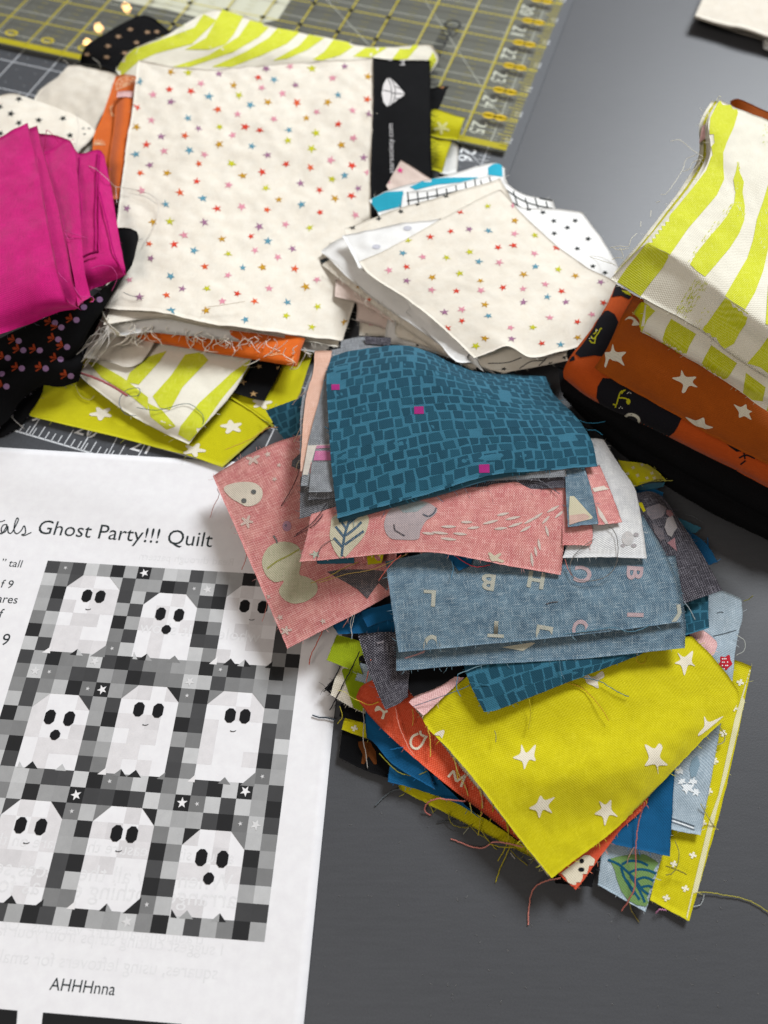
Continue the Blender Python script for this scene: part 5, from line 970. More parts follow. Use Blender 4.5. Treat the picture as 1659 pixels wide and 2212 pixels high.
# left side scraps
c = fan([[(130, 445, 5.5), (300, 440, 6)], [(86, 492, 5), (220, 596, 5)]], f_black, '6', 5, 'black and cream frayed scrap at the left beside the paper sheet', fray='#17161a', frayn=11, fraylen=2)
c = fan(quad((158, 596), (330, 600), (320, 700), (148, 636)), f_yell, '6', 3.6, 'yellow scrap with a white cross at the left of the blue scrap', fray='#d4cd62')
p = Print(c, 'cross_print'); cross(p, '6', 193, 632, 12); p.done()
fan(quad((145, 545), (330, 540), (330, 640), (140, 590)), f_black, '6', 4.3, 'black scrap with a frayed side above the yellow cross scrap', fray='#2a2422', frayn=10, fraylen=1.8)
fan(quad((160, 540), (300, 520), (270, 600), (165, 545)), f_linen, '6', 5.4, 'cream scrap edge under the green and cream scrap')
c = fan([[(240, 610), (420, 570)], [(170, 1000), (400, 1000)], [(160, 1020), (300, 1100), (440, 1160)]] if 0 else [[(150, 410, 7.4), (240, 440, 8)], [(130, 440, 7), (250, 500, 7.6)], [(108, 512, 6.6), (160, 545, 6.6), (222, 578, 6.6)]], f_linen, '6', 7, 'cream and green scrap with a frayed end at the left of the pile', fray='#d9d2be', frayn=7)
p = Print(c, 'green_print'); p.poly('6', [(144, 415), (250, 445), (240, 500), (222, 574), (190, 560), (170, 500)], '#86990e', 8); p.done()
fan([[(130, 300), (215, 325), (260, 360)], [(112, 345), (210, 380)], [(95, 390), (150, 412), (222, 442)]], f_olive, '6', 10, 'olive green scrap hanging out at the left under the blue scraps', fray='#9aa733')
fan(quad((215, 400), (290, 420), (262, 485), (196, 462)), f_sky, '6', 9, 'pale blue scrap tip beside the olive green scrap', fray='#dfe6ea', frayn=9)
fan([[(232, 555, 6.6), (400, 620, 7)], [(232, 620, 6.2), (300, 690, 6.2), (460, 800, 7)], [(236, 665, 6), (260, 680, 6), (330, 760, 6), (480, 850, 6.6)]], f_blue, '6', 6.5, 'royal blue crumpled scrap left of the coral letter scrap', fray='#1d6698', amp=1.1)
fan([[(330, 720, 5), (480, 800, 6)], [(316, 780, 4.4), (560, 880, 5)], [(312, 822, 4), (420, 850, 4), (560, 900, 4.4), (650, 960, 4.4)]], f_blue, '6', 5, 'royal blue scrap lower left over the dull yellow scrap', fray='#1d6698', amp=.8)
# coral letters
c = fan([[(255, 462, 12), (500, 400, 12), (900, 500, 11)], [(198, 522, 10), (260, 590, 9.6), (500, 600, 11), (1240, 860, 9)], [(260, 605, 9), (480, 800, 9), (700, 800, 10), (1230, 882, 8.4)], [(480, 800, 8.8), (700, 965, 8.4), (900, 1060, 8.6), (1100, 1040, 8.2)], [(690, 960, 8.2), (840, 1080, 7.6), (980, 1205, 7), (1050, 1112, 7.6)]][:0] or
        [[(198, 522, 10), (215, 485, 10.6), (258, 460, 11)], [(268, 612, 9.2), (420, 560, 11), (520, 520, 12)], [(480, 800, 8.8), (800, 640, 11), (1060, 600, 11)], [(690, 962, 8.2), (1000, 800, 10), (1236, 868, 9)], [(850, 1092, 7.6), (960, 1020, 8.4), (1130, 1000, 8)], [(978, 1204, 6.8), (1000, 1178, 7), (1044, 1115, 7.4)]], f_oran, '6', 9, 'coral orange linen scrap with cream letters and a ghost face', nu=30, nv=46, fray='#ef8a6a', smooth_rows=True)
cor = c; p = Print(c, 'letter_print'); LC = '#e6dcc4'
for pts in ([(700, 1080), (720, 1045), (755, 1070), (790, 1110), (770, 1175)], [(790, 1105), (830, 1090)], [(690, 1085), (760, 1060)], [(795, 1100), (775, 1180)]): p.stroke('a', pts, 26, LC)
for pts in ([(1170, 1340), (1110, 1370), (1085, 1430), (1105, 1490), (1160, 1505), (1210, 1460), (1240, 1400), (1265, 1365)], [(1190, 1310), (1200, 1350), (1240, 1370)]): p.stroke('a', pts, 26, LC)
for pts in ([(1500, 1820), (1560, 1750)], [(1560, 1750), (1590, 1870)], [(1590, 1870), (1690, 1800)], [(1690, 1800), (1640, 1930)]): p.stroke('a', pts, 26, LC, sm=False)
p.poly('d', [(55, 1150), (260, 990), (300, 992), (340, 1020), (358, 1052), (300, 1130), (205, 1250), (170, 1215), (120, 1195)], '#ddd3bb', 9, up=.02)
p.ell('d', 240, 1035, 18, 18, '#15181b', up=.12); p.ell('d', 237, 1100, 24, 17, '#15181b', up=.12); p.poly('d', [(160, 1218), (205, 1215), (218, 1235), (205, 1252), (180, 1245)], '#d0452c', 9, up=.12)
p.done()
# yellow stars: the large near scrap
c0_ = fan([[(396, 548, 12), (520, 500, 13), (900, 500, 13)], [(560, 760, 11), (800, 760, 12)], [(730, 965, 10), (900, 960, 11)], [(880, 1158, 9), (920, 1140, 9.4)]], f_linen, '6', 11, 'cream backed yellow scrap just under the large yellow star scrap', fray='#cfc78a', nv=30)
c = fan([[(520, 505, 16), (700, 380, 17), (1000, 330, 17), (1390, 305, 15)], [(432, 590, 14), (800, 520, 17), (1200, 450, 17), (1480, 400, 15)], [(530, 710, 13.4), (900, 660, 15.5), (1300, 560, 15.5), (1558, 522, 13.5)], [(634, 832, 15.6), (900, 800, 17.5), (1180, 760, 17.5), (1420, 680, 13.5)], [(760, 1000, 12.6), (950, 950, 12.6), (1180, 900, 12.6), (1300, 806, 13)], [(893, 1164, 10.5), (960, 1110, 11), (1100, 1005, 11.4), (1226, 884, 11.5)]], f_yell, '6', 14, 'large yellow scrap with cream stars near the camera', nu=60, nv=60, amp=.75, fray='#d8cf3a', frayn=6)
yel = c; p = Print(c, 'star_print'); SCR = '#e2d9c4'
for pts in ([(785, 690), (803, 720), (835, 690), (830, 728), (835, 748), (812, 745), (795, 778), (787, 750), (755, 737), (780, 722)], [(1222, 690), (1255, 704), (1272, 686), (1284, 700), (1275, 735), (1303, 762), (1270, 765), (1270, 795), (1258, 760), (1222, 765), (1236, 735)], [(852, 870), (868, 886), (903, 876), (880, 905), (893, 932), (862, 920), (848, 950), (838, 925), (813, 915), (838, 898)], [(1060, 890), (1082, 902), (1102, 885), (1104, 920), (1126, 945), (1096, 940), (1080, 978), (1072, 945), (1044, 935), (1068, 915)],
            [(1338, 365), (1362, 380), (1392, 358), (1388, 395), (1400, 412), (1376, 408), (1362, 445), (1350, 410), (1328, 402), (1348, 388)], [(1432, 590), (1450, 610), (1500, 590), (1420, 655), (1412, 650), (1432, 625)], [(480, 650), (505, 638), (512, 645), (500, 675), (492, 682), (478, 662)], [(1010, 440), (1040, 450), (1070, 430), (1078, 450), (1056, 465), (1058, 490), (1035, 480), (1015, 470)]): p.poly('6', pts, SCR, 8, smooth=True)
p.done()
# pink light, charcoal, teal below
fan(quad((386, 540), (480, 440), (582, 452), (438, 588)), f_pinkl, '6', 17, 'light pink linen corner between charcoal and yellow scraps', fray='#e9c4bd')
fan([[(350, 300), (600, 320)], [(380, 480), (570, 440)], [(400, 520), (500, 480), (566, 436)]], f_black, '6', 17.8, 'black piece beside the charcoal scrap')  # plain black piece filling the gap beside the charcoal scrap
c = fan([[(205, 300, 19), (300, 290, 20), (420, 300, 20)], [(240, 420, 18.5), (320, 420, 19), (390, 420, 19)], [(302, 566, 17.4), (340, 550, 18), (382, 520, 18.5)]], f_char, '6', 19, 'charcoal linen scrap hanging over the coral letter scrap', fray='#5a5660')
p = Print(c, 'pale_print'); p.poly('a', [(680, 300), (720, 335), (790, 310), (800, 330), (720, 350)], '#8a8790', 9); p.done(LPRINT)
c = fan([[(575, 395, 21), (800, 330, 22), (1250, 300, 22)], [(605, 480, 20.5), (900, 440, 22), (1235, 345, 21.5)], [(652, 573, 19), (690, 570, 19.4), (940, 472, 21), (1210, 370, 21)]], f_teal, '6', 21, 'teal tile print scrap tilted below the blue letter scrap', fray='#3d7f98', nu=34)
mosaic(c, .39, .37, seed=5)
# blue letters, two layers
c = fan([[(318, 110, 23), (800, 60, 24), (1330, 20, 24)], [(338, 300, 22.6), (800, 260, 23.4), (1366, 240, 23)], [(342, 428, 22), (600, 408, 22.4), (1000, 385, 22.6), (1364, 347, 22)]], f_bluel, '6', 23, 'blue linen letter scrap, lower of the two layers', nu=44, nv=34, fray='#7d9aa8')
p = Print(c, 'letter_print'); p.poly('6', [(370, 382), (410, 370), (445, 355), (440, 365), (400, 378), (375, 386)], '#c99a9c', 8); p.poly('6', [(715, 345), (820, 328), (835, 330), (790, 358)], '#cfcfba', 9); p.done(LPRINT)
c = fan([[(303, 40, 25.6), (700, -40, 26.2), (1000, -80, 25.6), (1215, -124, 24.4)], [(328, 220, 26), (800, 170, 27), (1328, 80, 24.6)], [(350, 362, 24.4), (600, 340, 25.4), (1000, 300, 25.6), (1362, 254, 24.4)]], f_bluel, '6', 26, 'blue linen scrap with pale alphabet letters in the middle of the front pile', nu=50, nv=40, fray='#7d9aa8')
p = Print(c, 'letter_print'); BC, BP = '#b2b5a6', '#b8a0a4'
for ch, x, y, col, rot in (('L', 462, 172, BC, 3.2), ('B', 675, 118, BC, 3.3), ('H', 850, 112, BC, 3.3), ('C', 1015, 92, BP, 3.3), ('B', 1190, 78, BP, 1.65), ('L', 1290, 66, BC, 3.2), ('C', 470, 338, BC, 1.6), ('T', 700, 296, BC, 3.2), ('D', 872, 300, BC, 1.75), ('O', 1000, 282, BP, 1.7), ('I', 1190, 258, BP, 1.6), ('Y', 1345, 232, BC, 3.)):
    p.text('6', ch, x+(24 if rot > 2 else -28), y-(26 if y < 200 else 40), 92, rot, col, sq=.85, bold=.03)
p.stroke('6', [(872, 192), (892, 186), (914, 184)], 4, '#39424a'); p.done(LPRINT)
for rr, mt, z, lb in (([[(330, 60), (470, 20)], [(345, 130), (460, 120)]], f_blue, 22, None),): pass
# pink with bear face, at left over the sheet
c = fan([[(56, 226, 15), (200, 140, 18), (380, 62, 20), (560, 20, 21)], [(150, 440, 14.5), (420, 330, 19), (760, 250, 21)], [(270, 720, 14), (560, 590, 19), (860, 500, 21)], [(387, 990, 11), (560, 900, 15), (700, 830, 18), (870, 735, 20)]], f_pink, '5', 18, 'rose pink linen scrap with a pale bear face hanging over the paper sheet', nu=44, nv=44, fray='#dba09a')
pk = c; p = Print(c, 'picture_print'); CRM = '#e6dcc8'
p.poly('5', [(106, 282), (118, 268), (150, 258), (190, 252), (235, 255), (268, 275), (278, 305), (268, 335), (240, 355), (205, 360), (175, 345), (140, 325), (115, 300)], CRM, 9, smooth=True)
for x, y in ((238, 297), (195, 336)): p.ell('5', x, y, 12, 11, '#55605f', up=.1)
for x, y, r in ((208, 428, 30), (234, 150, 32), (330, 240, 14), (300, 130, 16), (350, 178, 12), (380, 910, 24), (545, 868, 15), (355, 852, 16), (302, 760, 14), (455, 560, 10)): p.star('5', x, y, r, '#dcc3b6', squash=.9, fat=r > 20)
p.poly('5', [(275, 600), (300, 545), (345, 520), (400, 520), (440, 545), (450, 600), (440, 660), (470, 672), (515, 700), (515, 745), (470, 780), (410, 790), (365, 765), (350, 730), (372, 690), (330, 695), (290, 660)], '#c6c3a2', 10, smooth=True)
p.stroke('5', [(298, 636), (340, 605), (390, 580), (438, 552)], 7, '#9a9a3f', up=.1); p.stroke('5', [(325, 490), (338, 510), (342, 525)], 8, '#6c6b68')
p.ell('5', 385, 448, 20, 24, '#bb8aa0'); p.ell('5', 380, 445, 6, 6, '#7d6a86', up=.1)
p.poly('5', [(560, 650), (620, 640), (760, 640), (830, 650), (830, 735), (790, 700), (760, 740), (740, 770), (700, 730), (650, 700)], '#4a4a50', 9, up=.02)
p.done(LPRINT)
thread(c, '5', [(490, 700, 21), (560, 675, 23), (640, 632, 25), (700, 606, 26)], '#a79040', .16)
for rows, mt, z, lb in (([[(150, 640), (380, 560), (640, 560)], [(160, 690), (400, 650), (640, 660)], [(200, 756), (420, 745), (640, 752)]], f_blue, 13, 'royal blue scrap under the rose pink bear scrap'), ([[(372, 572), (600, 518), (640, 520)], [(400, 640), (640, 600)], [(430, 700), (520, 665), (640, 638)]], f_blue, 15.5, 'royal blue folded scrap just under the edge of the rose pink bear scrap'),
                        ([[(20, 120), (350, 130)], [(36, 208), (200, 206), (330, 200)]], f_teal, 23.5, 'dark blue scrap edge below the rose pink leaf scrap'), ([[(320, 120), (560, 110)], [(330, 222), (400, 205), (540, 180)]], f_pink, 24, 'rose pink scrap tip below the leaf scrap'), ([[(1010, 90), (1260, 150)], [(1085, 190), (1230, 215)], [(1142, 258), (1150, 256)]], f_blue, 27.6, 'royal blue scrap corner lying on the blue letter scrap'),
                        ([[(420, 110), (560, 110)], [(430, 216), (540, 196)]], f_yell, 24.6, 'yellow scrap sliver below the leaf scrap')): fan(rows, mt, 'f', z, lb, fray='#2f7db4' if mt is f_blue else None)
# right: pale, pink and blue scraps under the teal one
c = fan([[(220, -200, 24), (280, -198, 23), (337, -190, 22)], [(260, 20, 26.5), (380, 10, 25), (475, 30, 22)], [(200, 230, 28), (450, 200, 27), (592, 200, 23.5)], [(100, 500, 28.5), (400, 460, 28.5), (645, 410, 25.5)], [(0, 792, 28.4), (350, 785, 29), (700, 795, 27)]], f_pale, 'b', 25, 'pale grey linen scrap at the right under the pink scraps', fray='#d9d8d4', nv=34)
p = Print(c, 'faint_print')
for x, y, rx, ry in ((540, 630, 50, 60), (610, 600, 22, 18), (500, 690, 20, 14), (590, 690, 24, 16)): p.ell('b', x, y, rx, ry, '#a6a4a6' if rx < 30 else '#c9c8c6')
p.done(LPRINT)
fan([[(0, 400, 30.6), (160, 380, 30.6)], [(0, 560, 30.4), (240, 520, 30.2)], [(0, 684, 30), (130, 684, 30), (232, 684, 29.6), (252, 600, 29.8)]], f_pink, 'b', 28, 'rose pink scrap corner under the blue bunting scrap', fray='#dba09a')
c = fan([[(150, 20, 31.4), (310, 20, 30)], [(210, 250, 31.4), (400, 230, 30.2)], [(290, 520, 31), (400, 508, 30.6), (498, 492, 30)]], f_pink, 'b', 29, 'rose pink scrap with white bands right of the teal tile scrap', fray='#dba09a')
p = Print(c, 'band_print'); p.poly('b', [(245, 215), (380, 185), (392, 200), (385, 222), (262, 245)], '#e7dccd', 9); p.poly('b', [(285, 360), (330, 420), (380, 508), (355, 512), (300, 440)], '#e3d6cb', 9); p.done(LPRINT)
c = fan([[(20, 40, 32.4), (180, 40, 32)], [(30, 280, 32.4), (245, 250, 32)], [(46, 536, 32), (180, 520, 32), (300, 506, 31.6)]], f_bluel, 'b', 31, 'blue linen scrap with a cream pennant print right of the pink leaf scrap', fray='#7d9aa8')
p = Print(c, 'pennant_print'); p.poly('b', [(60, 280), (95, 280), (250, 455), (240, 468), (55, 515), (52, 400)], '#d8d2b2', 9); p.poly('b', [(55, 440), (180, 425), (225, 450), (210, 470), (55, 520)], '#d3b0a2', 9, up=.05); p.done(LPRINT)
# pink leaf scrap
c = fan([[(492, 395, 30), (800, 300, 32), (1200, 220, 33), (1640, 235, 31)], [(470, 500, 29.4), (900, 440, 32), (1300, 420, 32), (1618, 450, 30)], [(440, 604, 28), (600, 592, 28.6), (800, 572, 30), (1000, 562, 31), (1150, 580, 31), (1400, 630, 29.4), (1597, 664, 28)]], f_pink, '5', 30, 'rose pink linen scrap with a leaf and pale dashes under the teal tile scrap', nu=60, nv=34, fray='#dba09a')
lf = c; p = Print(c, 'leaf_print'); LG = '#d0cbae'; BV = '#2c5d75'
p.poly('5', [(590, 405), (660, 385), (740, 400), (742, 450), (720, 500), (680, 545), (630, 592), (595, 555), (575, 500), (578, 450)], LG, 9, smooth=True)
for pts in ([(668, 395), (655, 440), (640, 490), (632, 540), (625, 598)], [(600, 450), (640, 500)], [(612, 410), (648, 460)], [(592, 500), (634, 545)], [(715, 430), (690, 455), (645, 490)], [(725, 470), (690, 495), (640, 530)], [(690, 410), (655, 440)]): p.stroke('5', pts, 11, BV, up=.06)
p.poly('5', [(830, 390), (880, 350), (960, 335), (1010, 345), (1050, 375), (1030, 405), (1000, 425), (975, 470), (965, 505), (900, 508), (840, 500), (815, 450)], '#b3a6a8', 9, smooth=True)
p.stroke('5', [(858, 440), (862, 465), (885, 480), (905, 492)], 7, '#3e4048', up=.06); p.stroke('5', [(985, 395), (1010, 405), (1035, 390), (1045, 368)], 7, '#4e5966', up=.06); p.poly('5', [(870, 360), (960, 335), (1005, 350), (960, 385), (900, 390)], '#93a3a5', 9, up=.04)
for x, y, a, l in ((1285, 430, -.25, 36), (1385, 412, -.2, 34), (1100, 450, 0, 34), (1062, 478, .1, 38), (1150, 482, .1, 32), (1010, 480, .1, 28), (1100, 505, .1, 36), (1330, 458, -.1, 30), (1395, 442, -.3, 34), (1462, 422, -.5, 32), (1492, 405, -.6, 30), (1562, 372, -.5, 32), (1590, 395, -.7, 28), (1340, 395, -.2, 28), (1500, 530, 1.4, 26), (1468, 595, 1.45, 32), (1535, 470, 1.3, 26), (1440, 460, -.5, 28), (1210, 455, -.1, 28), (1180, 430, 0, 26), (1530, 420, -.8, 24), (1485, 560, 1.4, 22)):
    p.poly('5', [(x-l*math.cos(a), y-l*math.sin(a)), (x+6*math.sin(a), y-6*math.cos(a)), (x+l*math.cos(a), y+l*math.sin(a)), (x-6*math.sin(a), y+6*math.cos(a))], '#dcccc0', 9, smooth=True)
p.star('5', 1300, 592, 44, '#d9cdb2', squash=.7, fat=True, h=8); p.star('5', 510, 572, 26, '#b9c0ae', squash=.8); p.done(LPRINT)
# greys and peach at the left of the teal scrap
fan([[(872, 170, 19), (1120, 130, 19), (1400, 200, 19)], [(860, 300, 21), (1400, 300, 21)], [(860, 420, 23), (1400, 420, 23)]], f_gray, 'c', 20, 'grey linen scrap behind the far edge of the teal tile scrap', fray='#8d9094', frayn=8)
fan([[(1130, 130, 20.5), (1420, 140, 20.5)], [(1140, 210, 20.5), (1420, 230, 20.5)]], f_char, 'c', 20, 'charcoal linen scrap under the near corner of the middle pile')
fan(quad((760, 280, 24), (900, 250, 24), (900, 420, 26), (740, 400, 26)), f_gray, 'c', 24, 'grey scrap tip between the peach and teal scraps')
c = fan([[(34, 945, 14), (240, 870, 18), (470, 780, 21)], [(180, 1180, 14), (460, 1100, 21)], [(312, 1355, 16), (400, 1290, 20), (470, 1240, 21)]], f_teal, 'c', 18, 'small teal tile print scrap corner at the left of the peach scrap', fray='#3d7f98')
mosaic(c, .45, .42, seed=8)
fan(quad((310, 1330), (470, 1260), (470, 1420), (312, 1385)), f_pinkl if 0 else f_chart, 'c', 17.5, 'pale lime scrap sliver under the small teal corner')
fan(quad((330, 1500), (470, 1360), (470, 1620), (320, 1560)), f_dgray, 'c', 21, 'dark grey scrap sliver left of the peach scrap', fray='#b5a684', frayn=8)
fan([[(420, 1680, 30), (620, 1660, 30)], [(416, 1900, 29.4), (800, 1880, 30)], [(410, 2140, 28.6), (600, 2090, 29), (830, 2020, 29.4)]], f_dgray, 'c', 29, 'dark grey linen scrap at the left end of the teal stack', fray='#77777a', frayn=8)
fan([[(560, 470, 25), (640, 480, 25)], [(440, 800, 27), (560, 800, 27)], [(415, 1240, 29), (520, 1240, 29)], [(418, 1620, 30), (470, 1610, 30)]], f_gray, 'c', 28, 'grey linen scrap edge left of the peach scrap', fray='#9c9ca0', frayn=7)
fan([[(578, 285, 25.5), (770, 285, 26)], [(560, 520, 26.6), (720, 520, 27.4)], [(490, 760, 28), (650, 760, 29)], [(450, 1080, 29.6), (600, 1080, 30)], [(418, 1620, 31), (500, 1600, 31)]], f_peach, 'c', 28, 'peach linen scrap standing at the left of the teal tile scrap', nv=34, fray='#e0b79f', frayn=4)
c = fan([[(700, 520, 29), (760, 500, 29)], [(640, 780, 30), (760, 780, 30.4)], [(560, 1080, 31), (760, 1080, 31.4)], [(500, 1330, 31.6), (780, 1320, 32)], [(440, 1660, 32), (780, 1660, 32.4)], [(424, 1780, 31.6), (790, 1770, 32)]], f_gray, 'c', 31, 'grey linen scrap with a pink and cream stripe left of the teal tile scrap', nv=40)
p = Print(c, 'stripe_print')
p.poly('c', [(500, 1335), (760, 1320), (762, 1345), (590, 1360), (500, 1660), (444, 1658)], '#dfd8cc', 9); p.poly('c', [(600, 1335), (750, 1330), (752, 1360), (590, 1370)], '#c983a4', 9, up=.05); p.poly('c', [(585, 1395), (755, 1390), (758, 1500), (565, 1500)], '#cc6fa0', 9, up=.05); p.poly('c', [(535, 1520), (560, 1525), (545, 1640), (520, 1645)], '#d69a9c', 9, up=.05); p.done(LPRINT)
fan([[(545, 1510, 33), (790, 1510, 33)], [(520, 1780, 33), (800, 1780, 33)], [(510, 1850, 32.6), (640, 1850, 32.8), (800, 1840, 33)]], f_gray, 'c', 33, 'grey linen scrap upper layer left of the teal tile scrap', fray='#a6a6a8')
fan([[(520, 1840, 31.8), (800, 1840, 32)], [(505, 1935, 31), (650, 1925, 31), (810, 1915, 31.4)]], f_dgray, 'c', 31, 'dark grey linen scrap second layer left of the teal tile scrap')
fan([[(820, 800, 34), (1170, 740, 34)], [(860, 800, 33.4), (1040, 790, 33.4), (1180, 782, 33)]], f_sky if 0 else f_gray, '4', 33, 'grey scrap edge right under the near edge of the teal tile scrap', fray='#b0b0b6')
c = fan([[(560, 860, 33), (900, 780, 33), (1185, 780, 32)], [(620, 850, 32.4), (900, 840, 32), (1180, 830, 31.6)]], f_char, '4', 32, 'charcoal scrap under the near edge of the teal tile scrap', fray='#4a4850', frayn=10, fraylen=2.4)
fan([[(660, 850, 32), (740, 830, 32), (830, 830, 32)], [(700, 880, 31.9), (800, 870, 31.9)], [(728, 926, 31.6), (740, 920, 31.6)]], f_dgray, '4', 32, 'grey scrap tip hanging on the pink leaf scrap', nu=10, nv=10)
c = fan([[(140, 250, 26), (240, 222, 27), (500, 208, 27), (760, 310, 23), (1085, 338, 19)], [(118, 330, 32), (500, 290, 35), (800, 380, 33), (1125, 420, 25)], [(125, 520, 35), (500, 500, 37), (900, 520, 36), (1225, 520, 31)], [(140, 740, 35), (500, 720, 37), (900, 660, 37), (1288, 620, 33)], [(166, 966, 33), (400, 905, 35), (620, 842, 36.4), (860, 772, 36.6), (1100, 752, 35), (1316, 736, 33)]], f_teal, '4', 33, 'teal scrap with dark tile print and three magenta tiles on top of the front pile', nu=84, nv=70, amp=.65, fray='#3d7f98', frayn=5)
tl = c
mosaic(c, .48, .45, seed=2, accents=(('4', 157, 387, 18, 12, '#9c2670'), ('4', 526, 489, 21, 16, '#9c2670'), ('4', 814, 747, 23, 18, '#9c2670')))
cloth('under_layer', [[(150, 600, 33.8), (700, 560, 35.6), (1200, 560, 31)], [(172, 985, 31.4), (420, 915, 33.6), (640, 856, 35), (880, 788, 35), (1100, 766, 33.4)]], f_teal, '4', nu=40, nv=16, amp=.4, parent=c.o, fray='#3d7f98', frayn=7, fraylen=2.)
